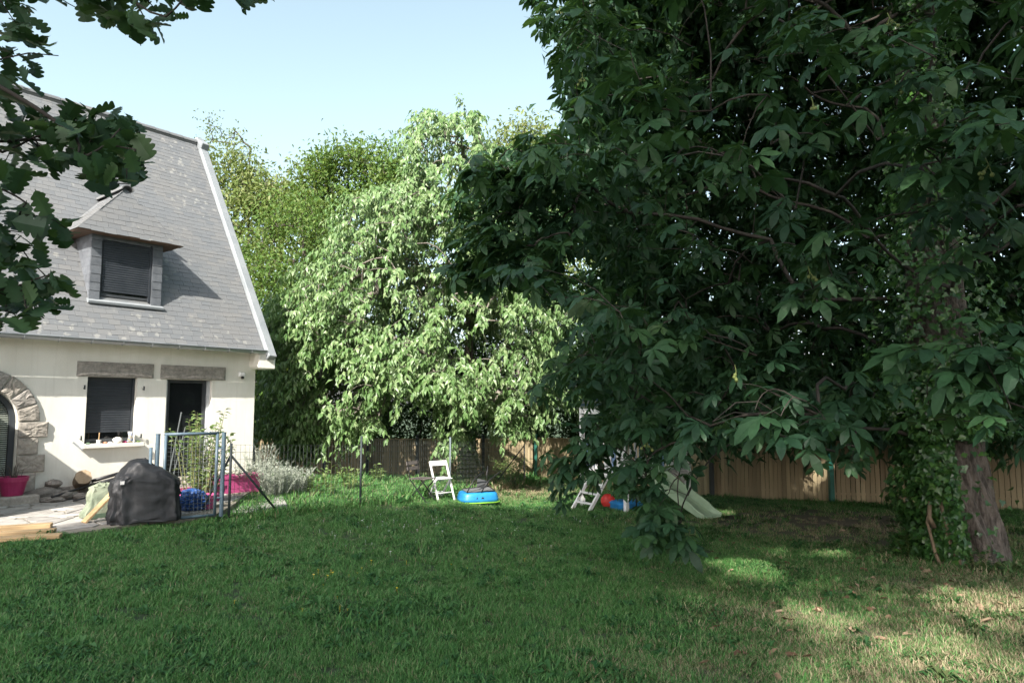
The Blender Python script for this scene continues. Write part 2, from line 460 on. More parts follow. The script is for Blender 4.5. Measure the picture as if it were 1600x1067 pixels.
def rough_block(poly, y0, y1, amp=0.02, seed=0, nseg=4):
    """a stone seen from the front (xz polygon), split front face pushed about"""
    rr = random.Random(seed)
    cx = sum(p[0] for p in poly) / len(poly); cz = sum(p[1] for p in poly) / len(poly)
    per = []
    n = len(poly)
    for i in range(n):
        a, b = poly[i], poly[(i + 1) % n]
        for k in range(nseg):
            t = k / nseg
            per.append((a[0] + (b[0] - a[0]) * t, a[1] + (b[1] - a[1]) * t))
    m = MB()
    rings = []
    for (sc, dy) in ((1.0, None), (1.0, 0.012), (0.9, 0.002), (0.6, -0.004), (0.28, -0.005)):
        rg = []
        for (x, z) in per:
            yy = y1 if dy is None else y0 + dy + (rr.uniform(-amp, amp) if sc < 1 else rr.uniform(-.3, .3) * amp)
            j = rr.uniform(-amp, amp) * (0.3 if sc == 1 and dy is not None else 0.0 if dy is None else 0.5)
            rg.append((cx + (x - cx) * sc + j, yy, cz + (z - cz) * sc + j * .7))
        rings.append(rg)
    m.loft(rings, cap=True)
    return m

def cross_noise(x, y, z, seed=0.0):
    return (math.sin(x * 3.1 + seed) * math.sin(y * 2.7 + seed * 1.3) + math.sin(z * 4.3 + x * 1.7 + seed * 2.1) * 0.6 + math.sin(y * 7.1 + z * 5.3 + seed) * 0.35) / 1.95

def blob(c, rad, seed=0, amp=0.2, nu=16, nv=10, flat=0.0, freq=3.0):
    m = MB(); rings = []
    for j in range(nv + 1):
        th = math.pi * (0.02 + 0.96 * j / nv) - math.pi / 2
        rg = []
        for i in range(nu):
            ph = 2 * math.pi * i / nu
            d = (math.cos(th) * math.cos(ph), math.cos(th) * math.sin(ph), math.sin(th))
            k = 1 + amp * cross_noise(d[0] * freq, d[1] * freq, d[2] * freq, seed)
            z = d[2] * k * rad[2]
            if flat: z = max(z, -rad[2] * flat)
            rg.append((c[0] + d[0] * k * rad[0], c[1] + d[1] * k * rad[1], c[2] + z))
        rings.append(rg)
    m.loft(rings, cap=True)
    return m

# ------------------------------------------------------------------ leaves and branches (numpy)
def frames(fwd, up):
    """rotation matrices whose columns are x = fwd, y = side, z = close to up"""
    x = fwd / np.linalg.norm(fwd, axis=1, keepdims=True)
    y = np.cross(up, x); ny = np.linalg.norm(y, axis=1, keepdims=True); y = y / np.maximum(ny, 1e-6)
    z = np.cross(x, y)
    return np.stack([x, y, z], axis=2)

def scatter(templates, Rm, T, S, pick=None):
    """merge copies of templates (V,F tris) into one vertex/face array"""
    n = len(T)
    if pick is None: pick = RNG.integers(0, len(templates), n)
    rn = RNG.random(n)
    Vs, Fs, Rs, off = [], [], [], 0
    for k, (tv, tf) in enumerate(templates):
        i = np.where(pick == k)[0]
        if not len(i): continue
        P = np.einsum('nij,vj->nvi', Rm[i], tv) * S[i, None, None] + T[i, None, :]
        nv = len(tv)
        F = tf[None] + (np.arange(len(i)) * nv)[:, None, None] + off
        Vs.append(P.reshape(-1, 3)); Fs.append(F.reshape(-1, tf.shape[1])); Rs.append(np.repeat(rn[i], nv)); off += len(i) * nv
    return np.concatenate(Vs), np.concatenate(Fs), np.concatenate(Rs)

def leaf_simple(L=1.0, w=0.42, fold=0.12, droop=0.15):
    V = np.array([(0, 0, 0), (.42 * L, w / 2, fold), (.42 * L, -w / 2, fold), (.5 * L, 0, 0.0), (L, 0, -droop)])
    V[3, 2] = -droop * .25; V[1, 2] -= droop * .2; V[2, 2] -= droop * .2
    F = np.array([(0, 3, 1), (0, 2, 3), (1, 3, 4), (3, 2, 4)])
    return V, F

def leaf_two():
    V = np.array([(0, 0, 0), (.5, .28, .06), (1, 0, -.1), (.5, -.28, .06)])
    return V, np.array([(0, 2, 1), (0, 3, 2)])

def leaf_palmate(rr, n=7):
    """seven obovate leaflets fanned round the end of a stalk; leaf length about 1 across the fan"""
    Vs, Fs = [], []
    pet = 0.42
    for k in range(n):
        a = R(-118 + 236 * k / (n - 1)) + rr.uniform(-.09, .09)
        L = 0.56 - 0.27 * abs(k - (n - 1) / 2) / ((n - 1) / 2) + rr.uniform(-.05, .05)
        w = L * rr.uniform(.36, .44)
        dr = rr.uniform(.08, .75); tw = rr.uniform(-.45, .45); fo = rr.uniform(.08, .4)
        st = [(0.0, .03), (.28, .40), (.62, 1.0), (.84, .74), (1.0, 0.0)]
        rows = []
        for (s, ww) in st:
            cz = -dr * L * s * s
            mid = (s * L, 0, cz - 0.0)
            hw = w / 2 * ww
            rows.append([(s * L - .02 * ww, hw, cz + fo * hw + tw * hw), mid, (s * L - .02 * ww, -hw, cz + fo * hw - tw * hw)])
        V = []
        for r_ in rows[:-1]: V += r_
        V.append(rows[-1][1])
        V = np.array(V); ca, sa = math.cos(a), math.sin(a)
        V = np.stack([V[:, 0] * ca - V[:, 1] * sa + pet, V[:, 0] * sa + V[:, 1] * ca, V[:, 2]], 1)
        F = []
        for i in range(3):
            b = i * 3
            for j in (0, 1):
                F += [(b + j, b + j + 1, b + 3 + j), (b + j + 1, b + 4 + j, b + 3 + j)]
        F += [(9, 10, 12), (10, 11, 12)]
        Fs.append(np.array(F) + sum(len(v) for v in Vs)); Vs.append(V)
    q = sum(len(v) for v in Vs)
    Vs.append(np.array([(0, .006, 0), (0, -.006, 0), (pet, .006, 0), (pet, -.006, 0), (pet * .5, 0, .012)]))
    Fs.append(np.array([(0, 1, 4), (1, 3, 4), (3, 2, 4), (2, 0, 4)]) + q)
    return np.concatenate(Vs), np.concatenate(Fs)

def leaf_oak(rr):
    nlob = 4; prof = [(0, .012), (.07, .018)]
    for i in range(1, 27):
        s = .07 + .93 * i / 26; ph = (s - .1) / .88 * nlob
        env = .10 + .30 * math.sin(min(max((s - .05) / .95, 0), 1) ** .9 * math.pi * .86)
        prof.append((s, max(.03, env * (.50 + .50 * abs(math.cos((ph - .62) * math.pi)) ** .65) * (1 if i < 25 else .8 if i < 26 else .4))))
    dr = rr.uniform(.05, .3); fo = rr.uniform(.05, .3)
    V = []
    for (s, w) in prof:
        w1 = w; w2 = w * (1 + .12 * math.sin(s * 9)); s1 = s + .16 * w
        z = -dr * s * s
        V += [(s1, w1, z + fo * w1), (s, 0, z), (s1, -w2, z + fo * w2)]
    F = []
    for i in range(len(prof) - 1):
        b = i * 3
        for j in (0, 1):
            F += [(b + j, b + j + 1, b + 3 + j), (b + j + 1, b + 4 + j, b + 3 + j)]
    return np.array(V), np.array(F)

def leaf_ivy(rr):
    out = [(0, 0), (-.12, .3), (.18, .5), (.38, .26), (.9, .0), (.38, -.26), (.18, -.5), (-.12, -.3)]
    V = [(x, y, -.12 * x * x + .12 * abs(y) * rr.uniform(.3, 1.2)) for x, y in out] + [(.3, 0, -.04)]
    F = [(8, i, (i + 1) % 8)[::-1] for i in range(8)]
    return np.array(V), np.array(F)

def grow(base_nodes, pts, bias=0.25):
    """attach every point to the nearest node already grown; returns nodes and parent indices"""
    base = np.asarray(base_nodes, float); pts = np.asarray(pts, float)
    d0 = np.min(np.linalg.norm(pts[:, None] - base[None], axis=2), axis=1)
    order = np.argsort(d0)
    N = len(base) + len(pts)
    nodes = np.zeros((N, 3)); nodes[:len(base)] = base
    par = np.full(N, -1); depth = np.zeros(N)
    for i in range(1, len(base)): par[i] = i - 1
    n = len(base)
    for k in order:
        p = pts[k]
        d = np.linalg.norm(nodes[:n] - p, axis=1)
        c = d + bias * depth[:n]
        j = int(np.argmin(c))
        nodes[n] = p; par[n] = j; depth[n] = depth[j] + d[j] * 0.6
        n += 1
    return nodes, par, order

def pipe_radius(par, nbase, tip, power=0.5, maxr=0.2):
    N = len(par); cnt = np.ones(N)
    for i in range(N - 1, nbase - 1, -1): cnt[par[i]] += cnt[i] if par[i] >= nbase else 0
    return np.minimum(tip * cnt ** power, maxr)

def branch_mesh(name, nodes, par, rad, nbase, sag=0.06, n=5, seg=3, off=np.zeros(3)):
    """curved tapered branches for every edge child -> parent"""
    i = np.arange(nbase, len(nodes)); a = nodes[par[i]]; b = nodes[i]
    ra = np.where(par[i] >= nbase, rad[par[i]], rad[i] * 1.25); ra = np.minimum(ra, rad[i] * 1.9); rb = rad[i]
    d = b - a; L = np.linalg.norm(d, axis=1, keepdims=True); d = d / np.maximum(L, 1e-6)
    t1 = np.cross(d, np.array([0.13, 0.21, 1.0])); t1 /= np.maximum(np.linalg.norm(t1, axis=1, keepdims=True), 1e-6)
    t2 = np.cross(d, t1)
    jit = (RNG.random((len(i), 2)) - .5) * L * 0.22
    rings = []
    for s in range(seg + 1):
        t = s / seg; h = 4 * t * (1 - t)
        c = a + (b - a) * t + h * (t1 * jit[:, :1] + t2 * jit[:, 1:]); c = c + np.array([0, 0, 1.0]) * (h * sag * L)
        r = (ra + (rb - ra) * t)[:, None]
        for k in range(n):
            an = 2 * math.pi * k / n
            rings.append(c + (t1 * math.cos(an) + t2 * math.sin(an)) * r)
    V = np.stack(rings, 1).reshape(-1, 3) - off
    per = (seg + 1) * n
    F = []
    for s in range(seg):
        for k in range(n):
            F.append((s * n + k, s * n + (k + 1) % n, (s + 1) * n + (k + 1) % n, (s + 1) * n + k))
    F = (np.array(F)[None] + (np.arange(len(i)) * per)[:, None, None]).reshape(-1, 4)
    return np_mesh(name, V, F, smooth=True)

def unit(v): return v / np.maximum(np.linalg.norm(v, axis=1, keepdims=True), 1e-9)

def foliage(root, base, templates, Rm, T, S, mat, n_parts=0, part_name='leaf', stuff_name='foliage', blocked=None):
    """the leaves that show largest become parts of their own, the rest one stuff part"""
    n = len(T); pick = RNG.integers(0, len(templates), n)
    sel = np.zeros(n, bool)
    if n_parts:
        px, py, w = proj(T)
        ok = (px > 5) & (px < 1595) & (py > 5) & (py < 1062) & ((T - CAMP) @ FW > 0.3)
        score = np.where(ok, S / w, -1)
        if blocked is not None: score = np.where(blocked, -1, score)
        idx = np.argsort(-score)[:n_parts]
        sel[idx[score[idx] > 0]] = True
        meshes = []
        for k, (tv, tf) in enumerate(templates):
            me = np_mesh(part_name, tv, tf); me.materials.append(mat); meshes.append(me)
        for i in np.where(sel)[0]:
            o = bpy.data.objects.new(part_name, meshes[pick[i]])
            COL.objects.link(o); o.parent = root
            m4 = Matrix.Identity(4)
            rm = Rm[i] * S[i]
            for a in range(3):
                for b in range(3): m4[a][b] = rm[a, b]
                m4[a][3] = T[i, a] - base[a]
            o.matrix_basis = m4
    k = ~sel
    V, F, rn = scatter(templates, Rm[k], T[k], S[k], pick[k])
    o = link(stuff_name, np_mesh(stuff_name, V - base, F, rn), mat, root)
    o['kind'] = 'stuff'
    return o
# ------------------------------------------------------------------ ground
def dryness(x, y):
    x = np.asarray(x, float); y = np.asarray(y, float)
    d = -0.03 + 0.12 * np.sin(x * 1.1 + 2) * np.sin(y * .8 + x * .5) + .1 * np.sin(x * 3.1 - y * 2.3) * np.sin(y * 3.7)
    d = d + 0.42 * np.exp(-(((x - 2.6) / 1.6) ** 2 + ((y - 4.6) / 1.0) ** 2))
    d = d + 0.30 * np.exp(-(((x - 2.4) / 1.2) ** 2 + ((y - 7.6) / 1.1) ** 2))
    d = d + 0.85 * np.exp(-(((x - 6.0) / 2.6) ** 2 + ((y - 11.5) / 2.6) ** 2))
    d = d + 0.5 * np.exp(-(((x - 5.2) / 1.6) ** 2 + ((y - 7.0) / 1.4) ** 2))
    d = d + 0.75 * np.exp(-(((x - .3) / 1.6) ** 2 + ((y - 19.0) / 2.6) ** 2))
    d = d + 0.25 * np.exp(-(((x + 2.2) / 2.5) ** 2 + ((y - 12.9) / 0.35) ** 2))
    d = d + 0.5 * np.exp(-(((x - 4.2) / 1.4) ** 2 + ((y - 5.6) / 1.1) ** 2)) + .35 * np.exp(-(((x - 2.2) / .8) ** 2 + ((y - 6.2) / .6) ** 2)) + .2 * np.exp(-(((x - .6) / .9) ** 2 + ((y - 5.0) / .5) ** 2))
    return np.clip(d, 0, 1)

def axis(a, b, step, far):
    mid = np.arange(a, b + 1e-6, step)
    out = [b]; s = step
    while out[-1] < far: s *= 1.6; out.append(out[-1] + s)
    lo = [a]; s = step
    while lo[-1] > -far: s *= 1.6; lo.append(lo[-1] - s)
    return np.concatenate([np.array(lo[:0:-1]), mid, np.array(out[1:])])
gxs = axis(-14, 16, 0.4, 900); gys = axis(-8, 34, 0.4, 900)
GX, GY = np.meshgrid(gxs, gys, indexing='ij')
GV = np.stack([GX, GY, ground_z(GX, GY)], -1).reshape(-1, 3)
nx, ny = len(gxs), len(gys)
ii, jj = np.meshgrid(np.arange(nx - 1), np.arange(ny - 1), indexing='ij')
q = (ii * ny + jj).ravel()
GF = np.stack([q, q + ny, q + ny + 1, q + 1], 1)
tag(link('ground', np_mesh('ground', GV, GF, extra={'dry': dryness(GV[:, 0], GV[:, 1])}, smooth=True), M['ground']), kind='structure')

# ------------------------------------------------------------------ terrace of crazy paving along the house
ter_poly_w = [at(-260, 905, 7.0)[:2], (-5.99, 8.16), (-5.45, 8.56), (-5.14, 8.95), (-4.9, 9.45), (-4.26, 10.0), (-4.4, 11.0), (-4.65, 12.0), (-4.85, 13.2), (-5.35, 14.5)]
def to_uv(p):
    d = np.array([p[0], p[1], 0]) - HC
    return float(d @ HU), float(d @ HV)
ter_uv = [to_uv(p) for p in ter_poly_w] + [(0.05, -0.02), (-8.6, -0.02)]
terrace = thing('terrace', 'crazy paved terrace along the foot of the white house', 'terrace', tuple(HC), HROT)
del terrace['category']; del terrace['label']
terrace['kind'] = 'structure'
MB().prism(ter_uv, -0.5, 0.012).build('mortar_bed', M['mortar'], terrace)
rr = random.Random(5)
us = [-8.4 + i * 0.52 for i in range(18)]; vs = [-6.2 + i * 0.46 for i in range(14)]
gridp = {(i, j): (u + rr.uniform(-.17, .17), v + rr.uniform(-.15, .15)) for i, u in enumerate(us) for j, v in enumerate(vs)}
np_st = 0
for i in range(len(us) - 1):
    for j in range(len(vs) - 1):
        quad = [gridp[i, j], gridp[i + 1, j], gridp[i + 1, j + 1], gridp[i, j + 1]]
        polys = [quad]
        rv = rr.random()
        if rv < .28: polys = [[quad[0], quad[1], quad[2]], [quad[0], quad[2], quad[3]]]
        elif rv < .5:
            m1 = ((quad[0][0] + quad[1][0]) / 2 + rr.uniform(-.1, .1), (quad[0][1] + quad[1][1]) / 2); m2 = ((quad[2][0] + quad[3][0]) / 2 + rr.uniform(-.1, .1), (quad[2][1] + quad[3][1]) / 2)
            polys = [[quad[0], m1, m2, quad[3]], [m1, quad[1], quad[2], m2]]
        for pl in polys:
            cx = sum(p[0] for p in pl) / len(pl); cy = sum(p[1] for p in pl) / len(pl)
            sh = [(cx + (x - cx) * .93, cy + (y - cy) * .93) for x, y in pl]
            # chipped corners
            ch = []
            for a in range(len(sh)):
                p, qn, pr = sh[a], sh[(a + 1) % len(sh)], sh[a - 1]
                t = rr.uniform(.08, .2)
                ch += [(p[0] + (pr[0] - p[0]) * t, p[1] + (pr[1] - p[1]) * t), (p[0] + (qn[0] - p[0]) * t, p[1] + (qn[1] - p[1]) * t)]
            xs = np.array([p[0] for p in ch]); ys = np.array([p[1] for p in ch])
            if not in_poly(xs, ys, ter_uv).all(): continue
            if cx > -1.6 and cy < -1.1: continue
            z = 0.024 + rr.uniform(-.005, .006)
            b = MB().prism(ch, 0.0, z)
            b.build('paving_stone', M['paving'], terrace, bevel=0.004)
            np_st += 1
# bare concrete apron beside the planters
cp = [to_uv(p) for p in [(-4.55, 10.6), (-4.0, 10.75), (-3.72, 11.5), (-4.3, 12.9), (-4.8, 12.7)]]
MB().prism(cp, -0.5, -0.06).build('concrete_apron', M['concrete'], terrace, bevel=0.01)

# ------------------------------------------------------------------ house (local frame: x along the wall, y into the house, z up)
house = thing('house', 'white rendered house with steep grey slate roof, dormer and granite arch', 'house', tuple(HC), HROT)
EAVE_Z, EAVE_V, RIDGE_Z, RIDGE_V = 2.71, -0.30, 8.06, 3.01
SL = math.hypot(RIDGE_Z - EAVE_Z, RIDGE_V - EAVE_V)
SD = Vector((0, (RIDGE_V - EAVE_V) / SL, (RIDGE_Z - EAVE_Z) / SL))       # up the slope
SN = Vector((0, -SD.z, SD.y))                                            # roof normal
def RP(u, s, h=0.0): return Vector((u, EAVE_V, EAVE_Z)) + SD * s + SN * h
def roof_v(z): return EAVE_V + (z - EAVE_Z) * (RIDGE_V - EAVE_V) / (RIDGE_Z - EAVE_Z)
UL = -9.5
# front wall with three openings, then gables and back
def wall_front():
    m = MB()
    D = 0.22
    win = (-3.24, -2.40, .89, 2.07); door = (-1.86, -.95, .04, 2.06)
    def rect(u0, u1, z0, z1): m.add([(u0, 0, z0), (u1, 0, z0), (u1, 0, z1), (u0, 0, z1)], [(0, 1, 2, 3)])
    T = 2.74
    rect(UL, -5.36, -.4, T); rect(-4.24, win[0], -.4, T); rect(win[0], win[1], -.4, win[2]); rect(win[0], win[1], win[3], T)
    rect(win[1], door[0], -.4, T); rect(door[0], door[1], -.4, door[2]); rect(door[0], door[1], door[3], T); rect(door[1], 0, -.4, T)
    ac, az, ar = -4.8, 1.30, .56
    n = 18
    arc = [(ac - ar * math.cos(math.pi * k / n), az + ar * math.sin(math.pi * k / n)) for k in range(n + 1)]
    for k in range(n):
        a, b = arc[k], arc[k + 1]
        m.add([(a[0], 0, a[1]), (b[0], 0, b[1]), (b[0], 0, T), (a[0], 0, T)], [(0, 1, 2, 3)])
        m.add([(a[0], 0, a[1]), (a[0], D, a[1]), (b[0], D, b[1]), (b[0], 0, b[1])], [(0, 1, 2, 3)])
    for u_, s in ((-5.36, 1), (-4.24, -1)):
        m.add([(u_, 0, -.4), (u_, D, -.4), (u_, D, az), (u_, 0, az)], [(0, 1, 2, 3)])
    for (u0, u1, z0, z1) in (win, door):
        m.add([(u0, 0, z0), (u0, D, z0), (u0, D, z1), (u0, 0, z1)], [(0, 1, 2, 3)])
        m.add([(u1, 0, z0), (u1, D, z0), (u1, D, z1), (u1, 0, z1)], [(3, 2, 1, 0)])
        m.add([(u0, 0, z1), (u0, D, z1), (u1, D, z1), (u1, 0, z1)], [(0, 1, 2, 3)])
        m.add([(u0, 0, z0), (u0, D, z0), (u1, D, z0), (u1, 0, z0)], [(3, 2, 1, 0)])
    B = 2 * RIDGE_V
    for u_ in (0, UL):
        m.add([(u_, 0, -1.2), (u_, B, -1.2), (u_, B, 2.74), (u_, RIDGE_V, 7.75), (u_, 0, 2.74)], [(0, 1, 2, 3, 4)])
    m.add([(0, B, -1.2), (UL, B, -1.2), (UL, B, 2.74), (0, B, 2.74)], [(0, 1, 2, 3)])
    m.add([(UL, 0, -1.2), (0, 0, -1.2), (0, 0, -.4), (UL, 0, -.4)], [(0, 1, 2, 3)])
    # soffit under the eave
    m.add([(UL, EAVE_V + .02, 2.66), (0, EAVE_V + .02, 2.66), (0, .01, 2.66), (UL, .01, 2.66)], [(0, 1, 2, 3)])
    return m
wall_front().build('wall', M['render'], house)
# the porch wall that juts out beyond the left edge of the view and shades the foot of the house
MB().box((-5.66, -1.0, 1.0), (.16, 2.0, 2.6)).build('porch_wall', M['render'], house)

roof = MB()
for sgn in (0, 1):
    def rp(u, s, h):
        p = RP(u, s, h)
        return p if sgn == 0 else Vector((p.x, 2 * RIDGE_V - p.y, p.z))
    P = [rp(UL, 0, -.11), rp(0, 0, -.11), rp(0, SL, -.11), rp(UL, SL, -.11), rp(UL, 0, 0), rp(0, 0, 0), rp(0, SL, 0), rp(UL, SL, 0)]
    roof.add(P, [(0, 1, 2, 3), (7, 6, 5, 4), (0, 4, 5, 1), (1, 5, 6, 2), (3, 2, 6, 7), (0, 3, 7, 4)])
roof_o = roof.build('roof', M['slate'], house)

# slates, course by course
def slate_courses(origin, udir, sdir, ndir, u0, u1, s0, s1, expo, wid, limits=None, skip=None, seed=1, thick=.007):
    rr = random.Random(seed); res = []
    ncourse = int((s1 - s0) / expo) + 1
    for c in range(ncourse):
        sa = s0 + c * expo; sb = min(sa + expo * 1.25, s1 + .02)
        x = u0 - (wid / 2 if c % 2 else 0) - rr.uniform(0, .02)
        while x < u1:
            w = wid * rr.uniform(.93, 1.05)
            a0, a1 = x + .0014, x + w - .0014
            x += w
            def lim(a, s):
                if limits is None: return min(max(a, u0), u1)
                l, r_ = limits(s); return min(max(a, l), r_)
            c0, c1, c2, c3 = lim(a0, sa), lim(a1, sa), lim(a1, sb), lim(a0, sb)
            if c1 - c0 < .02 and c2 - c3 < .02: continue
            if skip and skip((a0 + a1) / 2, (sa + sb) / 2): continue
            h0 = .007 + rr.uniform(0, .004); h1 = .004
            ds = rr.uniform(-.012, .012)
            def pt(a, s, h): return origin + udir * a + sdir * s + ndir * h
            P = [pt(c0, sa + ds, h0 - thick), pt(c1, sa + ds, h0 - thick), pt(c2, sb, h1 - thick * .5), pt(c3, sb, h1 - thick * .5), pt(c0, sa + ds, h0), pt(c1, sa + ds, h0), pt(c2, sb, h1), pt(c3, sb, h1)]
            res.append((P, rr.random()))
    return res
BOXF = [(3, 2, 1, 0), (4, 5, 6, 7), (0, 1, 5, 4), (1, 2, 6, 5), (2, 3, 7, 6), (3, 0, 4, 7)]
UX = Vector((1, 0, 0))
DV = .16                                  # plane of the dormer's front
def in_dormer(u, s):
    p = RP(u, s)
    return -3.2 < u < -2.02 and 3.52 < p.z < 4.95
sl = slate_courses(Vector((0, EAVE_V, EAVE_Z)), UX, SD, SN, -6.2, -.01, 0.01, SL - .02, .115, .21, skip=in_dormer, seed=3)
# the slates in view that show largest are objects of their own, the rest one part
def house_w(p): return HC + HU * p[0] + HV * p[1] + np.array([0, 0, p[2]])
cents = np.array([house_w(sum(P, Vector()) / 8) for P, _ in sl])
px, py, w_ = proj(cents)
behind_oak = (px < 110) | ((px < 235) & (py < 300)) | in_poly(px, py, [(98, 370), (200, 290), (285, 386), (255, 485), (140, 470)])
vis = (px > 4) & ~behind_oak
order = np.argsort(np.where(vis, w_, 99))[:300]
own = set(int(i) for i in order)
rest = MB()
for i, (P, rv) in enumerate(sl):
    if i in own:
        m = MB(); m.cur = 0; m.add(P, BOXF); m.build('slate', M['slate'], roof_o)
    else:
        rest.cur = rv; rest.add(P, BOXF)
rest.build('slate_courses', M['slate'], roof_o)['kind'] = 'stuff'
# ridge tiles
x = -.02; k = 0
while x > -6.0:
    m = MB(); L = .36
    rg = []
    for (xx, r_) in ((x, .098), (x - L + .01, .088)):
        ring = [(xx, RIDGE_V + r_ * 1.15 * math.cos(math.pi * (a / 8)), RIDGE_Z - .04 + r_ * math.sin(math.pi * a / 8)) for a in range(9)] + [(xx, RIDGE_V - r_ * .8, RIDGE_Z - .06), (xx, RIDGE_V + r_ * .8, RIDGE_Z - .06)]
        rg.append(ring)
    m.loft(rg); m.build('ridge_tile', M['slate'], roof_o)
    x -= L - .03
# raking parapet in cement and its kneeler at the eave corner
m = MB()
a0, a1 = RP(0.01, -.22), RP(0.01, SL + .05)
P = []
for (s, h0, h1) in ((-.2, -.35, .10), (SL + .1, -.35, .10)):
    for (uu, hh) in ((.012, h0), (.21, h0), (.21, h1 - .015), (.012, h1)):
        P.append(RP(uu, s, hh))
m.loft([P[:4], P[4:]])
m.build('rake_coping', M['coping'], house, bevel=.015)
m = MB(); P = []
for (s, h0, h1) in ((-.2, -.35, .10), (SL + .1, -.35, .10)):
    for (uu, hh) in ((.012, h0), (.21, h0), (.21, h1 - .015), (.012, h1)):
        p = RP(uu, s, hh); P.append(Vector((p.x, 2 * RIDGE_V + .02 - p.y, p.z)))
m.loft([P[3::-1], P[:3:-1]]); m.build('rake_coping', M['coping'], house, bevel=.015)
m = MB(); m.prism_xz([(-.14, 2.36), (-.08, 2.32), (.25, 2.32), (.25, 2.66), (-.14, 2.66)], -.36, .05)
m.build('kneeler', M['render'], house, bevel=.02)
# gutter
gut = MB()
rg = []
for xx in (UL, 0.0):
    rg.append([(xx, -.37 + .068 * math.cos(math.pi + math.pi * a / 8), 2.70 + .068 * math.sin(math.pi + math.pi * a / 8)) for a in range(9)] + [(xx, -.37 + .06 * math.cos(math.pi * 2 - math.pi * a / 8), 2.70 + .06 * math.sin(math.pi * 2 - math.pi * a / 8)) for a in range(9)])
gut.loft(rg); gut.tube([(UL, -.44, 2.703), (0, -.44, 2.703)], .012, 6)
g_o = gut.build('gutter', M['zinc'], house)
for k in range(11):
    xx = -.35 - k * .5
    MB().tube([(xx, -.445, 2.71), (xx, -.43, 2.65), (xx, -.37, 2.622), (xx, -.31, 2.65), (xx, -.29, 2.7)], .009, 5).build('gutter_bracket', M['zinc'], g_o)

# granite lintels, arch, quoins, plinth
def block(name, u0, u1, z0, z1, y0=-.035, mat='granite', seed=0, amp=.012, seg=5, par=None):
    m = rough_block([(u0, z0), (u1, z0), (u1, z1), (u0, z1)], y0, .02, amp, seed, seg)
    m.cur = 0
    o = m.build(name, M[mat], par or house)
    return o
block('lintel', -3.42, -2.12, 2.07, 2.335, -.03, 'granite2', 1, .007, 7)
block('lintel', -1.99, -.68, 2.065, 2.335, -.03, 'granite2', 2, .007, 7)
nv = 9
for k in range(nv):
    a0, a1 = math.pi * (k + .04) / nv, math.pi * (k + .96) / nv
    pts = []
    for t in (0, .5, 1):
        a = a0 + (a1 - a0) * t; pts.append((-4.8 + .86 * math.cos(a), 1.30 + .86 * math.sin(a)))
    for t in (1, .5, 0):
        a = a0 + (a1 - a0) * t; pts.append((-4.8 + .565 * math.cos(a), 1.30 + .565 * math.sin(a)))
    m = rough_block(pts, -.05, .2, .008, 20 + k, 3)
    m.build('arch_stone', M['granite'] if k % 2 == 0 else M['granite2'], house)
zq = [(1.04, 1.29, .42), (.76, 1.03, .29), (.47, .75, .40), (.0, .46, .28)]
for k, (z0, z1, L) in enumerate(zq):
    block('quoin', -4.235, -4.235 + L, z0, z1, -.05, 'granite', 40 + k, .008, 5)
    block('quoin', -5.365 - L, -5.365, z0, z1, -.05, 'granite', 50 + k, .008, 5)
x = -3.93; k = 0
rr = random.Random(8)
while x < -.1:
    L = rr.uniform(.28, .5); block('plinth_stone', x + .008, min(x + L, -.05), -.06, .17 + rr.uniform(-.02, .03), -.05, 'stone' if k % 3 else 'granite', 60 + k, .014, 4)
    x += L; k += 1

def frame_rect(m, u0, u1, z0, z1, y, t, d):
    m.box(((u0 + u1) / 2, y, z1 - t / 2), (u1 - u0, d, t)); m.box(((u0 + u1) / 2, y, z0 + t / 2), (u1 - u0, d, t))
    m.box((u0 + t / 2, y, (z0 + z1) / 2), (t, d, z1 - z0 - 2 * t)); m.box((u1 - t / 2, y, (z0 + z1) / 2), (t, d, z1 - z0 - 2 * t))
# kitchen window: frame, glass, roller shutter most of the way down, sill
def shutter(u0, u1, z0, z1, y, parent, pitch=.043):
    m = MB(); n = int((z1 - z0) / pitch); rg = []
    for k in range(n):
        za = z0 + k * pitch
        for (f, dy) in ((.02, .004), (.12, -.003), (.5, -.006), (.85, -.003), (.97, .004)):
            rg.append((za + f * pitch, y + dy))
    V = [(u0, yy, zz) for zz, yy in rg] + [(u1, yy, zz) for zz, yy in rg]
    N = len(rg); m.add(V, [(i, N + i, N + i + 1, i + 1) for i in range(N - 1)])
    m.box(((u0 + u1) / 2, y, z0 - .02), (u1 - u0, .014, .04))
    return m.build('shutter', M['shutter'], parent)
w = MB(); frame_rect(w, -3.238, -2.402, .92, 2.068, .15, .05, .06)
win_o = w.build('window', M['frame'], house)
MB().box((-2.82, .165, 1.5), (.74, .012, 1.05)).build('glass', M['glass'], win_o)
shutter(-3.19, -2.45, 1.12, 2.03, .115, win_o)
MB().box((-2.425, .10, 1.5), (.035, .03, 1.1)).build('shutter_rail', M['shutter'], win_o)
MB().box((-3.215, .10, 1.5), (.035, .03, 1.1)).build('shutter_rail', M['shutter'], win_o)
m = MB(); m.prism_xz([(-3.30, .815), (-2.28, .815), (-2.28, .885), (-3.30, .885)], -.13, .2)
m.build('window_sill', M['sill'], house, bevel=.008)
for (uu, zz) in ((-3.30, 1.86), (-2.30, 1.86), (-3.31, .98), (-2.31, .98)):
    m = MB(); m.tube([(uu, .0, zz), (uu, -.05, zz)], .008, 6); m.box((uu, -.055, zz + .02), (.022, .014, .075))
    m.build('shutter_stop', M['darkpost'], house)
m = MB(); m.bar((-3.42, -.015, .93), (-3.28, -.06, .79), .012, .03); m.build('shutter_hook', M['zinc'], house)
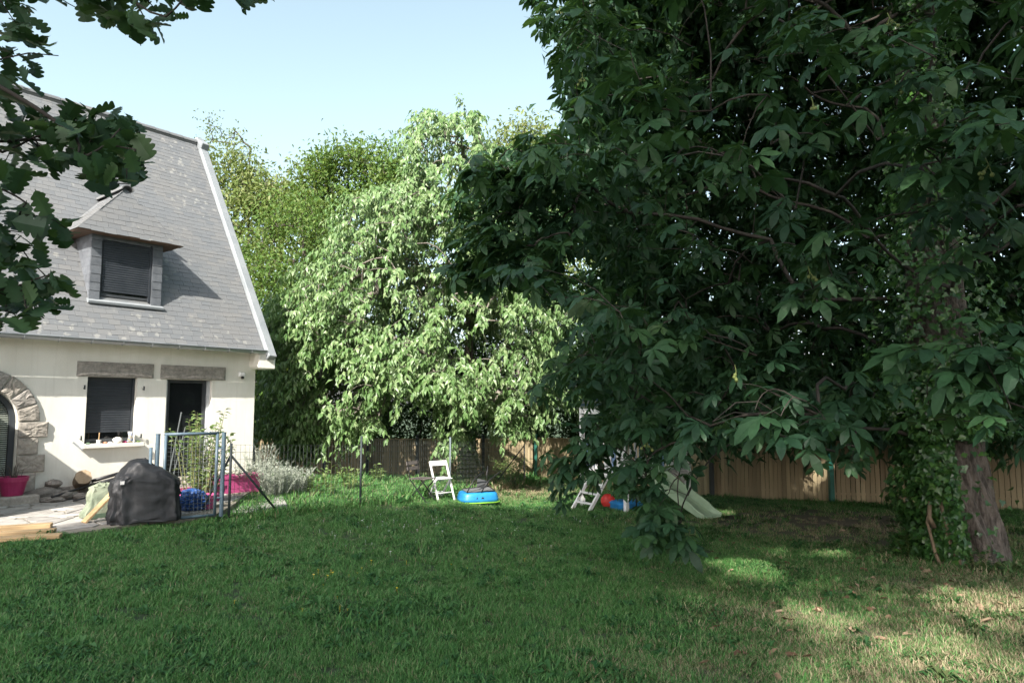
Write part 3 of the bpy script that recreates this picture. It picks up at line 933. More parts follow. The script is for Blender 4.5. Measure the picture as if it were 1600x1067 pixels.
# glazed door
d = MB(); frame_rect(d, -1.80, -1.01, .06, 2.058, .15, .06, .06)
door_o = d.build('door', M['frame'], house)
MB().box((-1.405, .165, 1.06), (.68, .012, 1.88)).build('glass', M['glass'], door_o)
m = MB(); m.box((-1.83, .13, 1.05), (.055, .10, 2.0)); m.box((-.98, .13, 1.05), (.055, .10, 2.0))
m.build('door_frame', M['lightframe'], house)
MB().box((-1.09, .10, 1.0), (.02, .05, .12)).build('handle', M['zinc'], door_o)
m = MB(); m.box((-1.405, -.06, .03), (1.0, .3, .05)); m.build('threshold', M['granite2'], house, bevel=.006)
# arched window-door with a pale venetian blind behind the glass
ar = MB()
outer = [(-4.8 + .555 * math.cos(math.pi * k / 20), 1.30 + .555 * math.sin(math.pi * k / 20)) for k in range(21)]
outer = [(-4.245, .02)] + outer + [(-5.355, .02)]
inner = [(-4.8 + .475 * math.cos(math.pi * k / 20), 1.30 + .475 * math.sin(math.pi * k / 20)) for k in range(21)]
inner = [(-4.325, .1)] + inner + [(-5.275, .1)]
n = len(outer); V = [(x, .10, z) for x, z in outer] + [(x, .10, z) for x, z in inner] + [(x, .17, z) for x, z in outer] + [(x, .17, z) for x, z in inner]
F = []
for k in range(n):
    k2 = (k + 1) % n
    F += [(k, k2, n + k2, n + k), (n + k, n + k2, 3 * n + k2, 3 * n + k), (2 * n + k, 2 * n + k2, k2, k)]
ar.add(V, F); arch_o = ar.build('arched_door', M['shutter'], house)
MB().prism_xz([(x, z) for x, z in inner], .175, .187).build('glass', M['glass'], arch_o)
m = MB(); z = .13
while z < 1.74:
    hw = .468 if z < 1.30 else math.sqrt(max(.468 ** 2 - (z - 1.30) ** 2, .0004))
    m.box((-4.8, .145, z), (hw * 2, .03, .004), Matrix.Rotation(R(38), 3, 'X'))
    z += .0345
m.build('venetian_blind', M['blind'], arch_o)
m = MB(); m.box((-4.8, -.30, .07), (1.5, .60, .17)); m.build('door_step', M['granite'], house, bevel=.02)
# lamp under the eave
m = MB(); m.box((-.335, -.04, 2.20), (.13, .08, .10)); lp = m.build('wall_lamp', M['whitepaint'], house, bevel=.012)
m = blob((-.335, -.075, 2.135), (.035, .035, .03), 1, 0, 10, 6); m.build('sensor', M['blackmetal'], lp)

# ------------------------------------------------------------------ dormer
dor = MB()
zt, zb = 4.69, 3.46
JW = [(-3.235, -3.075), (-2.16, -1.985)]
for (u0, u1) in JW:                       # jambs and cheeks run back into the roof
    vt, vb = roof_v(zt), roof_v(zb)
    for uu, fl in ((u0, 1), (u1, 0)):
        dor.add([(uu, DV, zb), (uu, DV, zt), (uu, vt + .05, zt), (uu, vb + .02, zb)], [(0, 1, 2, 3)])
    dor.add([(u0, DV, zb), (u1, DV, zb), (u1, DV, zt), (u0, DV, zt)], [(0, 1, 2, 3)])
dor.box((-2.61, DV + .11, 4.64), (1.2, .2, .1))
dor_o = dor.build('dormer', M['slate_clad'], house)
rr = random.Random(4)
for (u0, u1) in JW:                       # slate hung jambs, one piece above the other
    z = zb + .01; k = 0
    while z < zt - .03:
        h = min(.155, zt - z); m = MB()
        m.box(((u0 + u1) / 2 + rr.uniform(-.003, .003), DV - .008 - rr.uniform(0, .004), z + h / 2), (u1 - u0 + .012, .010, h - .006), Matrix.Rotation(R(-2.0), 3, 'X'))
        m.build('slate', M['slate_clad'], dor_o); z += .155; k += 1
m = MB()                                  # slates on the left and right cheek
for uu, sgn in ((-3.235, -1), (-1.985, 1)):
    z = zb + .02; k = 0
    while z < zt - .02:
        v0, v1 = DV, roof_v(z + .1)
        x = v0 - (.06 if k % 2 else 0)
        while x < v1:
            a, b = max(x, v0) + .002, min(x + .2, v1) - .002
            if b - a > .02:
                m.cur = rr.random(); m.box((uu + sgn * .006, (a + b) / 2, z + .073), (.008, b - a, .146), Matrix.Rotation(R(2 * sgn), 3, 'Y'))
            x += .2
        z += .15; k += 1
m.build('cheek_slates', M['slate_clad'], dor_o)['kind'] = 'stuff'
# hipped roof of the dormer
eL, eR, ev = -3.54, -1.69, DV - .2
ap = Vector((-2.60, .42, 5.69)); rb = Vector((-2.60, roof_v(5.69) + .05, 5.69))
A = Vector((eL, ev, zt)); B = Vector((eR, ev, zt)); Cb = Vector((eL, roof_v(zt) + .04, zt)); Db = Vector((eR, roof_v(zt) + .04, zt))
dr = MB(); dr.add([A, B, ap, Cb, Db, rb], [(0, 1, 2), (3, 0, 2, 5), (1, 4, 5, 2)])
dr_o = dr.build('dormer_roof', M['slate'], house)
so = MB(); zs = zt - .03
so.add([(eL + .01, ev + .01, zs), (eR - .01, ev + .01, zs), (eR - .01, Db.y - .01, zs), (eL + .01, Cb.y - .01, zs)], [(0, 1, 2, 3)])
so.add([A, B, (eR - .01, ev + .01, zs), (eL + .01, ev + .01, zs)], [(0, 3, 2, 1)])
so.add([Cb, A, (eL + .01, ev + .01, zs), (eL + .01, Cb.y - .01, zs)], [(0, 3, 2, 1)])
so.add([B, Db, (eR - .01, Db.y - .01, zs), (eR - .01, ev + .01, zs)], [(0, 3, 2, 1)])
so.build('soffit', M['soffit'], dr_o)
def tri_slates(P0, P1, top0, top1, seed):
    """courses on a face with bottom edge P0-P1 and top edge top0-top1"""
    ud = (P1 - P0).normalized(); nn = ud.cross(top0 - P0).normalized()
    sd = nn.cross(ud).normalized()
    if sd.dot(top0 - P0) < 0: sd = -sd; nn = -nn
    if nn.z < 0: nn = -nn
    H = (top0 - P0).dot(sd); L = (P1 - P0).length; tl = (top0 - P0).dot(ud); tr = (top1 - P0).dot(ud)
    f = lambda s: (tl * min(s / H, 1), L + (tr - L) * min(s / H, 1))
    return slate_courses(P0, ud, sd, nn, 0, L, -.02, H - .03, .115, .21, limits=f, seed=seed)
for (P, rv) in tri_slates(A, B, ap, ap, 5):
    m = MB(); m.add(P, BOXF); m.build('slate', M['slate'], dr_o)
m = MB()
for s_, (a, b, c, d_) in ((6, (Cb, A, rb, ap)), (7, (B, Db, ap, rb))):
    for (P, rv) in tri_slates(a, b, c, d_, s_): m.cur = rv; m.add(P, BOXF)
m.build('slate_courses', M['slate'], dr_o)['kind'] = 'stuff'
# ridge cap with its open half-round end, and hip tiles
m = MB(); rg = []
for (vv, r_) in ((ap.y - .09, .10), (rb.y, .095)):
    rg.append([(ap.x + r_ * 1.15 * math.cos(math.pi * a / 10), vv, 5.66 + r_ * math.sin(math.pi * a / 10)) for a in range(11)] + [(ap.x - r_ * .95 * math.cos(math.pi * a / 10), vv, 5.66 + r_ * .8 * math.sin(math.pi * a / 10)) for a in range(11)])
m.loft(rg, cap=True); m.build('ridge_cap', M['slate'], dr_o)
for q_ in (A,):
    for k in range(7):
        a = q_.lerp(ap, .42 + .08 * k); b = q_.lerp(ap, .42 + .08 * (k + 1))
        m = MB(); m.tube([a + Vector((0, 0, .012)), b + Vector((0, 0, .022))], [.012, .011], 6); m.build('hip_tile', M['slate'], dr_o)
dw = MB(); frame_rect(dw, -3.07, -2.165, 3.55, 4.64, DV + .055, .045, .04); dw_o = dw.build('dormer_window', M['frame'], house)
MB().box((-2.61, DV + .065, 4.08), (.82, .008, 1.02)).build('glass', M['glass'], dw_o)
shutter(-3.03, -2.21, 3.68, 4.62, DV + .022, dw_o)
MB().box((-2.19, DV + .02, 4.07), (.035, .03, 1.10)).build('shutter_rail', M['shutter'], dw_o)
m = MB(); m.add([(-3.275, DV - .10, 3.43), (-1.945, DV - .10, 3.43), (-1.945, DV + .05, 3.50), (-3.275, DV + .05, 3.50), (-3.275, DV - .09, 3.39), (-1.945, DV - .09, 3.39), (-1.945, DV + .05, 3.40), (-3.275, DV + .05, 3.40)], [(0, 1, 2, 3), (7, 6, 5, 4), (4, 5, 1, 0), (5, 6, 2, 1), (7, 4, 0, 3)])
m.build('dormer_sill', M['coping'], house)
# ------------------------------------------------------------------ wooden slat fence round the back of the garden
def fence_line(name, label, path, posts_every, spacing, h, postmats, seed, cap=True, first_post=0.0, nmax=300):
    rr = random.Random(seed)
    base = np.array([path[0][0], path[0][1], gz(*path[0])])
    root = thing(name, label, 'fence', tuple(base))
    segs = [(np.array(path[i]), np.array(path[i + 1])) for i in range(len(path) - 1)]
    slats = []; L0 = 0
    meshes = []
    for k in range(5):
        m = MB(); w = spacing * rr.uniform(.90, .945); n = 2
        m.cur = 0
        hh = 1.0
        m.add([(-w / 2, -.012, 0), (w / 2, -.012, 0), (w / 2, .012, 0), (-w / 2, .012, 0), (-w / 2 + rr.uniform(0, .008), -.012, hh), (w / 2 - rr.uniform(0, .008), -.012, hh), (w / 2, .012, hh), (-w / 2, .012, hh)], BOXF)
        me = m.mesh('slat'); me.materials.append(M['slat']); meshes.append(me)
    items = []
    for a, b in segs:
        L = np.linalg.norm(b - a); n = max(int(round(L / spacing)), 1); ang = math.atan2(b[1] - a[1], b[0] - a[0])
        for i in range(n):
            p = a + (b - a) * ((i + .5) / n)
            items.append((p, ang))
        # rails behind the slats and a cap board on top
        for zz, t in ((.25, .05), (h - .18, .05)):
            m = MB(); q = 8
            for i in range(q):
                p0 = a + (b - a) * i / q; p1 = a + (b - a) * (i + 1) / q; nrm = np.array([-(b - a)[1], (b - a)[0]]) / L
                p0 = p0 + nrm * .035; p1 = p1 + nrm * .035
                m.bar((p0[0] - base[0], p0[1] - base[1], gz(*p0) + zz - base[2]), (p1[0] - base[0], p1[1] - base[1], gz(*p1) + zz - base[2]), .03, t)
            m.build('rail', M['rail'], root)
        if cap:
            m = MB(); q = 8
            for i in range(q):
                p0 = a + (b - a) * i / q; p1 = a + (b - a) * (i + 1) / q
                m.bar((p0[0] - base[0], p0[1] - base[1], gz(*p0) + h + .012 - base[2]), (p1[0] - base[0], p1[1] - base[1], gz(*p1) + h + .012 - base[2]), .07, .028)
            m.build('cap_board', M['rail'], root)
    pts = np.array([[p[0], p[1], gz(*p)] for p, _ in items])
    d = np.linalg.norm(pts - CAMP, axis=1)
    own = set(np.argsort(d)[:nmax].tolist())
    rest = MB()
    for i, (p, ang) in enumerate(items):
        g = gz(*p); hs = h * 1.0 + rr.uniform(-.012, .004)
        m4 = Matrix.Translation((p[0] - base[0], p[1] - base[1], g + .03 - base[2])) @ Matrix.Rotation(ang + rr.uniform(-.03, .03), 4, 'Z') @ Matrix.Rotation(rr.uniform(-.006, .006), 4, 'Y') @ Matrix.Diagonal((1, 1, hs - .03, 1))
        me = meshes[i % 5]
        if i in own:
            o = bpy.data.objects.new('slat', me); COL.objects.link(o); o.parent = root; o.matrix_basis = m4
        else:
            rest.cur = rr.random(); rest.add([m4 @ v.co for v in me.vertices], [tuple(f.vertices) for f in me.polygons])
    if rest.v: rest.build('slats', M['slat'], root)['kind'] = 'stuff'
    # posts on the garden side
    for (px_, py_, mt) in postmats:
        g = gz(px_, py_)
        m = MB(); m.box((px_ - base[0], py_ - base[1], g + h / 2 + .06 - base[2]), (.10, .10, h + .2))
        m.build('post', M[mt], root, bevel=.006)
    return root
RF = [(0.86, 24.3), (5.0, 17.22), (7.22, 15.68), (10.4, 14.3), (15.5, 12.4)]
def on_front(x, y, dx, dy): return (x + dx, y + dy)
fence_line('wooden_fence', 'tan vertical slat fence behind the slide and chestnut trunk with green posts', RF, 2.5, .098, 1.40,
           [(0.83, 24.12, 'greenpost'), (2.9, 20.6, 'darkpost'), (4.93, 17.1, 'darkpost'), (7.17, 15.56, 'greenpost'), (9.6, 14.5, 'darkpost'), (12.3, 13.45, 'darkpost')], 3)
LF = [(-12.5, 22.4), (-4.5, 23.6), (0.74, 24.45)]
fence_line('wooden_fence', 'shaded slat fence behind the wire netting between the white house and the chairs', LF, 2.5, .098, 1.36,
           [(-8.55, 22.85, 'darkpost'), (-7.5, 23.0, 'darkpost'), (-6.3, 23.2, 'darkpost'), (-4.9, 23.4, 'darkpost'), (-3.25, 23.68, 'darkpost'), (-1.0, 24.05, 'darkpost')], 4, nmax=120)

# ------------------------------------------------------------------ gate and wire netting
def wire_panel(m, a, b, h, dz, dx, r=.0017, z0=.03):
    a = np.array(a); b = np.array(b); L = np.linalg.norm(b[:2] - a[:2]); n = max(int(L / dx), 1)
    for i in range(n + 1):
        p = a + (b - a) * i / n
        m.tube([(p[0], p[1], p[2] + z0), (p[0], p[1], p[2] + h)], r, 3, False)
    k = int((h - z0) / dz)
    for j in range(k + 1):
        z = z0 + (h - z0) * j / k
        q = max(int(L / 1.2), 1); pts = []
        for i in range(q + 1):
            p = a + (b - a) * i / q; pts.append((p[0], p[1], p[2] + z + (0.012 * math.sin(i * 2.1 + j) if 0 < i < q else 0)))
        m.tube(pts, r, 3, False)
gL = np.array([-4.86, 9.52, -.04]); gR = np.array([-4.19, 10.02, -.10])
gdir = (gR - gL); gw = np.linalg.norm(gdir[:2]); gang = math.atan2(gdir[1], gdir[0])
gate = thing('garden_gate', 'blue grey tubular garden gate with wire mesh beside the covered barbecue', 'gate', (gL[0], gL[1], -.05), gang)
GH = 1.22
m = MB(); m.tube([(.07, 0, .06), (.07, 0, GH - .02), (gw - .09, 0, GH - .02), (gw - .09, 0, .06), (.07, 0, .06)], .02, 8)
m = MB()
for (p, q_) in (((.07, 0, .06), (.07, 0, GH)), ((gw - .09, 0, .06), (gw - .09, 0, GH)), ((.05, 0, GH), (gw - .07, 0, GH)), ((.07, 0, .06), (gw - .09, 0, .06))): m.tube([p, q_], .021, 10)
m.build('gate_frame', M['bluegrey'], gate, smooth=True)
m = MB(); wire_panel(m, (.09, 0, 0), (gw - .11, 0, 0), GH - .02, .055, .052, .0026, .07); m.build('wire_mesh', M['wire'], gate)
for x in (-.03, gw + .0):
    m = MB(); m.tube([(x, 0, -.2), (x, 0, GH + .0)], .03, 10); m.tube([(x, 0, GH), (x, 0, GH + .012)], .033, 10); m.build('post', M['bluegrey'], gate, smooth=False)
m = MB(); m.box((.02, -.03, .62), (.11, .045, .09)); m.tube([(.03, -.05, .64), (.03, -.09, .64), (.12, -.09, .64)], .008, 6); m.build('lock', M['bluegrey'], gate)
for z in (.3, 1.0):
    m = MB(); m.tube([(gw - .09, 0, z), (gw + .0, -.02, z)], .012, 6); m.build('hinge', M['bluegrey'], gate)
# second slim post left of the gate
sp = thing('fence_post', 'thin dark post standing just left of the gate by the barbecue', 'post', (-4.93, 9.42, -.05))
m = MB(); m.tube([(0, 0, -.2), (0, 0, 1.05)], .022, 8); m.build('tube', M['bluegrey'], sp, smooth=True)
rake = thing('garden_fork', 'thin dark tool handles leaning on the wall behind the gate post', 'tool', (-5.62, 11.3, 0.0))
m = MB(); m.tube([(0, -.1, .0), (.06, .25, 1.45)], .014, 7); m.build('handle', M['darkpost'], rake)
m = MB(); m.tube([(.06, -.12, .0), (.16, .2, 1.2)], .012, 7); m.build('pole', M['darkpost'], rake)

npost = [np.array([-4.12, 10.12]), np.array([-2.77, 12.68]), np.array([-1.46, 16.3]), np.array([0.38, 21.4])]
net = thing('wire_fence', 'green wire netting fence on thin metal posts running back from the gate', 'fence', (npost[0][0], npost[0][1], gz(*npost[0])))
nb = np.array([npost[0][0], npost[0][1], gz(*npost[0])])
heights = [1.12, 1.26, 1.30, 1.25]
for i, p in enumerate(npost):
    g = np.array([p[0], p[1], gz(*p)]) - nb
    m = MB(); m.tube([(g[0], g[1], g[2] - .2), (g[0], g[1], g[2] + heights[i])], .021 if i else .02, 8)
    m.build('post', M['greypost'] if i > 1 else M['darkpost'], net, smooth=True)
def brace(p, dx, dy, h, mat):
    g = np.array([p[0], p[1], gz(*p)]) - nb; e = np.array([p[0] + dx, p[1] + dy, gz(p[0] + dx, p[1] + dy)]) - nb
    m = MB(); m.tube([(g[0], g[1], g[2] + h), (e[0], e[1], e[2] - .05)], .017, 8); m.build('brace', M[mat], net, smooth=True)
brace(npost[0], .52, .84, .95, 'darkpost'); brace(npost[0], -.55, .2, .95, 'darkpost')
brace(npost[3], -.95, -.9, 1.2, 'darkpost')
for i in range(3):
    a = np.append(npost[i], gz(*npost[i])) - nb; b = np.append(npost[i + 1], gz(*npost[i + 1])) - nb
    m = MB(); wire_panel(m, a, b, 1.1 if i == 0 else 1.2, .10, .085, .0024 if i < 2 else .0032)
    m.build('wire_netting', M['wire'], net)

# ------------------------------------------------------------------ terrace clutter
def lw(u, v, z=0.0): p = W(u, v, z); return tuple(p)
# barbecue under its cover
bq = thing('barbecue', 'barbecue under a creased black cover beside the gate', 'barbecue', (-5.04, 9.52, .0), R(34))
def cover_mesh():
    rr = random.Random(2); m = MB(); rings = []
    prof = [(0.0, .40, .30), (.08, .40, .30), (.25, .395, .29), (.42, .395, .285), (.55, .40, .28), (.63, .37, .27), (.72, .30, .235), (.80, .22, .19), (.845, .12, .11), (.85, .03, .03)]
    dense = []
    for i in range(len(prof) - 1):
        for k in range(5):
            t = k / 5; dense.append(tuple(prof[i][j] + (prof[i + 1][j] - prof[i][j]) * t for j in range(3)))
    dense.append(prof[-1])
    n = 110
    for (z, a, b) in dense:
        rg = []
        for k in range(n):
            th = 2 * math.pi * k / n; e = .42 if z < .6 else .6
            c, s = math.cos(th), math.sin(th)
            x = a * math.copysign(abs(c) ** e, c); y = b * math.copysign(abs(s) ** e, s)
            fall = max(0, 1 - z / .75)
            fr = 1 - (1 - fall) ** 2
            f = 1 + .13 * fr * (1 - abs(math.sin(th * 5.5 + 1.6 * math.sin(th * 2) + z * 1.2))) ** 1.6 - .05 * fr + .05 * fr * (1 - abs(math.sin(th * 9 + 2.2 * math.sin(th * 3) - z * 1.5))) ** 2 + .03 * (1 - abs(math.sin(th * 4 + z * 9))) ** 3 + .05 * max(0, 1 - 1.6 * abs(cross_noise(x * 5, y * 5, z * 4, 1.3))) ** 3 + .03 * max(0, 1 - 1.6 * abs(cross_noise(x * 9, y * 9, z * 9, 4.1))) ** 3
            zz = z + (.02 * math.sin(th * 7) if z < .05 else 0) + .02 * cross_noise(x * 6, y * 6, z * 6, 4)
            # side table lifts the cover on the right
            if x > 0 and z > .45: zz -= .10 * (x / a) * (z - .45) / .4 * 1.2
            if x < 0 and z > .55: x *= .92
            rg.append((x * f, y * f, max(zz, .012)))
        rings.append(rg)
    m.loft(rings); return m
cover_mesh().build('cover', M['cover'], bq, smooth=True)
m = MB(); m.box((-.30, -.302, .56), (.05, .006, .045)); m.build('tag', M['whitebag'], bq)
for (x, y) in ((-.3, -.2), (.3, -.2), (-.3, .2), (.3, .2)):
    m = MB(); m.tube([(x, y, 0.005), (x, y, .05)], .03, 8); m.build('foot', M['blackmetal'], bq)
# blue tarpaulin bundle
tb = thing('tarpaulin', 'crumpled blue tarpaulin heaped behind the gate', 'tarpaulin', (-4.75, 10.35, .02))
blob((0, 0, .13), (.2, .2, .16), 3, .36, 34, 22, .8, 5.5).build('sheet', M['tarp'], tb, smooth=False)
blob((-.06, .03, .24), (.13, .11, .07), 8, .3, 20, 12, .9, 5).build('fold', M['tarp'], tb)
# timber planks on the terrace
def plank(a, b, w, h, z, label, seed):
    a = np.array(a); b = np.array(b); L = np.linalg.norm(b - a); c = (a + b) / 2
    rr = random.Random(seed)
    m = MB(); m.box((0, 0, h / 2), (L, w, h))
    o = m.build('plank', M['timber'], None, bevel=.006)
    o.location = (c[0], c[1], z); o.rotation_euler = (0, 0, math.atan2(b[1] - a[1], b[0] - a[0]))
    tag(o, label, 'plank', 'new timber planks lying on the terrace'); return o
plank((-7.4, 8.18), (-5.86, 8.87), .16, .055, .028, 'new timber plank farthest back of the three on the paving', 1)
plank((-7.2, 7.86), (-5.58, 8.52), .15, .05, .028, 'middle timber plank of the three lying on the paving', 2)
plank((-7.0, 7.52), (-5.30, 8.20), .16, .05, .028, 'front timber plank nearest the lawn edge', 3)
# plank leaning on the wall side of the barbecue
p0 = np.array([-5.66, 9.2, .03]); p1 = np.array([-5.42, 9.55, .46])
m = MB(); m.bar(p0, p1, .12, .03); o = m.build('plank', M['timber'], None, bevel=.004); tag(o, 'short timber board leaning on the left side of the black barbecue cover', 'plank')
# canvas bags
cb = thing('canvas_bag', 'sage green canvas garden bag slumped between logs and barbecue', 'bag', (-5.78, 9.72, .02), R(40))
m = MB(); rings = []
for j in range(10):
    z = .42 * j / 9; rg = []
    for k in range(28):
        th = 2 * math.pi * k / 28; c, s = math.cos(th), math.sin(th); e = .5
        a = .21 + .02 * math.sin(j * 1.1) - .04 * (j / 9); b = .16 - .04 * (j / 9)
        f = 1 + .10 * cross_noise(c * 3, s * 3, z * 7, 2) + .04 * math.sin(th * 6 + j)
        rg.append((a * math.copysign(abs(c) ** e, c) * f + .06 * (j / 9), b * math.copysign(abs(s) ** e, s) * f, z * (1 - .22 * (1 + c) / 2) + .03 * math.sin(th * 4)))
    rings.append(rg)
m.loft(rings); m.build('body', M['canvas'], cb)
m = MB(); m.box((.02, -.17, .04), (.36, .012, .06)); m.build('hem', M['canvas_dark'], cb)
blob((.05, .02, .38), (.16, .11, .09), 5, .3, 20, 12, 1, 4.5).build('flap', M['canvas'], cb)
ws = thing('sack', 'white sack tucked between the leaning board and barbecue', 'sack', (-5.44, 9.68, .02))
blob((0, 0, .17), (.14, .13, .2), 9, .25, 20, 12, .85, 4).build('body', M['whitebag'], ws, smooth=True)
# logs, stones, rods
def log(name, c, axis, r, L, label, group, seed):
    root = thing(name, label, 'log', c, 0, group)
    ax = Vector(axis).normalized(); m = MB(); rr = random.Random(seed)
    a = ax.orthogonal().normalized(); b = ax.cross(a); rings = []
    for t in np.linspace(-.5, .5, 7):
        rings.append([ax * L * t + (a * math.cos(2 * math.pi * k / 16) + b * math.sin(2 * math.pi * k / 16)) * r * (1 + .10 * cross_noise(k * .9, t * 3, seed, seed)) for k in range(16)])
    m.loft(rings, cap=False); m.build('bark', M['log'], root)
    for q_, s in ((0, -1), (-1, 1)):
        m = MB(); m.add(list(rings[q_]) + [ax * L * .505 * s], [(k, (k + 1) % 16, 16) for k in range(16)]); m.build('cut_end', M['logend'], root)
    return root
log('log', lw(-3.32, -.22, .30), (.55, -.7, .35), .125, .34, 'upper round log resting on the heap by the wall', 'logs heaped at the foot of the wall', 1)
log('log', lw(-3.22, -.72, .135), (.5, -.8, .12), .12, .30, 'lower round log lying in front of the heap', 'logs heaped at the foot of the wall', 2)
stone_spots = [(-3.95, -.30, .12, .30, .16, .11), (-3.62, -.42, .09, .22, .13, .08), (-3.74, -.20, .27, .20, .12, .07), (-3.45, -.55, .06, .16, .10, .06), (-3.88, -.55, .05, .20, .12, .05), (-3.0, -.32, .10, .22, .14, .10), (-2.84, -.45, .06, .13, .1, .06)]
slb = ['largest flat rubble stone at the left of the heap by the wall', 'flat stone low in the middle of the heap', 'stone lying on top of the rubble heap', 'small stone at the front of the heap', 'thin slab at the front left of the heap', 'dark stone behind the lower log', 'small stone right of the lower log']
for k, (u, v, z, a, b, c) in enumerate(stone_spots):
    o = blob((0, 0, 0), (a, b, c), k * 1.7, .22, 14, 9, 0, 3).build('stone', M['stone'], None, loc=lw(u, v, z)); o.rotation_euler = (0, .1 * (k % 3 - 1), HROT + k * .7)
    tag(o, slb[k], 'stone', 'rubble stones heaped by the wall')
rl = ['topmost dark pipe of the bundle by the wall', 'second dark pipe of the bundle by the wall', 'lowest dark pipe lying across the stones', 'short thin rod lying in front of the log']
for k, (a, b, r) in enumerate([((-3.15, -.18, .26), (-2.3, -.12, .44), .03), ((-3.2, -.28, .20), (-2.3, -.22, .36), .032), ((-3.9, -.62, .10), (-3.05, -.25, .24), .018), ((-3.7, -.95, .05), (-3.2, -.82, .11), .014)]):
    o = MB().tube([lw(*a), lw(*b)], r, 8).build('pipe', M['blackmetal'], None, smooth=True); tag(o, rl[k], 'pipe', 'dark pipes on the heap by the wall')
# raspberry pot on the step
pt = thing('flower_pot', 'raspberry plastic flower pot on the granite door step', 'pot', lw(-4.36, -.36, .157))
m = MB()
for (r0, z0) in (): pass
n = 24
m.loft([[(r_ * math.cos(2 * math.pi * k / n), r_ * math.sin(2 * math.pi * k / n), z) for k in range(n)] for r_, z in ((.14, 0), (.19, .22), (.205, .22), (.21, .29), (.19, .29), (.18, .25))])
m.build('body', M['pot'], pt, smooth=False)
m = MB(); m.loft([[(r_ * math.cos(2 * math.pi * k / n), r_ * math.sin(2 * math.pi * k / n), z) for k in range(n)] for r_, z in ((.18, .25), (.02, .262))]); m.build('soil', M['ground'], pt)
m = MB(); rr = random.Random(3)
for k in range(22):
    a = rr.uniform(0, 6.28); r_ = rr.uniform(0, .12); L = rr.uniform(.12, .28); t = rr.uniform(.2, .7)
    p = Vector((r_ * math.cos(a), r_ * math.sin(a), .26)); m.tube([p, p + Vector((t * L * math.cos(a) * .5, t * L * math.sin(a) * .5, L * .7)), p + Vector((t * L * math.cos(a), t * L * math.sin(a), L * .9))], [.004, .003, .001], 4)
m.build('dry_stems', M['twig'], pt)
# pink planters
def planter(c, rz, L, Wd, H, label):
    root = thing('planter', label, 'planter', c, rz, 'pink plastic planters by the door')
    def ring(s, z): return [(sx * L / 2 * s, sy * Wd / 2 * s, z) for sx, sy in ((-1, -1), (1, -1), (1, 1), (-1, 1))]
    m = MB(); m.loft([ring(.88, 0), ring(.97, H - .06), ring(1.04, H - .06), ring(1.05, H), ring(.96, H), ring(.93, H - .05)], cap=True)
    m.build('trough', M['pink'], root, bevel=.008)
    m = MB(); m.loft([ring(.94, H - .07), ring(.5, H - .03)]); m.build('soil', M['ground'], root)
    return root
def lp3(px, py, y):
    p = at(px, py, y); return (p[0], p[1], gz(p[0], p[1]) + .03)
planter(lp3(368, 778, 12.5), HROT, .86, .30, .33, 'long pink planter against the wall corner')
planter(lp3(312, 800, 11.2), HROT, .72, .28, .26, 'low pink planter behind the gate below the green shrub')
pt2 = thing('flower_pot', 'pink pot half hidden behind the gate beside the blue tarpaulin', 'pot', lp3(322, 812, 10.6))
m = MB(); m.loft([[(r_ * math.cos(2 * math.pi * k / n), r_ * math.sin(2 * math.pi * k / n), z) for k in range(n)] for r_, z in ((.11, 0), (.15, .2), (.165, .2), (.165, .25), (.145, .25), (.14, .2))]); m.build('body', M['pink'], pt2)
# things on the window sill
sl_ = lambda u: lw(u, -.06, .886)
o = blob((0, 0, .055), (.085, .06, .055), 2, .15, 14, 9).build('stone', M['sill'], None, loc=sl_(-2.72)); tag(o, 'rounded pale stone in the middle of the window sill', 'stone')
cs = thing('candle', 'thin candle in a small white pot on the window sill', 'candle', sl_(-3.03))
m = MB(); m.loft([[(r_ * math.cos(.52 * k), r_ * math.sin(.52 * k), z) for k in range(12)] for r_, z in ((.03, 0), (.04, .07))]); m.build('pot', M['whitepaint'], cs)
m = MB(); m.tube([(0, 0, .06), (.004, 0, .2)], .008, 8); m.build('stick', M['timber'], cs)
vz = thing('vase', 'small patterned blue and yellow vase at the right of the window sill', 'vase', sl_(-2.50))
m = MB(); m.loft([[(r_ * math.cos(.4488 * k), r_ * math.sin(.4488 * k), z) for k in range(14)] for r_, z in ((.035, 0), (.05, .05), (.035, .11), (.045, .17))]); m.build('body', M['cup'], vz, smooth=True)
m = MB(); m.loft([[(r_ * math.cos(.4488 * k), r_ * math.sin(.4488 * k), z) for k in range(14)] for r_, z in ((.046, .17), (.046, .20))]); m.build('rim', M['whitepaint'], vz)
shl = ['flat green shell at the left end of the window sill', 'terracotta pebble beside the candle pot', 'pale shell left of the rounded stone', 'pink pebble right of the rounded stone', 'yellow pebble before the vase', 'mossy pebble at the right end of the window sill']
for k, (u, mt) in enumerate([(-3.2, 'canvas_dark'), (-2.93, 'terracotta'), (-2.84, 'whitebag'), (-2.6, 'pot'), (-2.55, 'cup'), (-2.36, 'shrub')]):
    o = blob((0, 0, .016), (.045, .03, .018), k, .2, 10, 7).build('pebble', M[mt], None, loc=sl_(u)); tag(o, shl[k], 'pebble', 'small trinkets along the window sill')

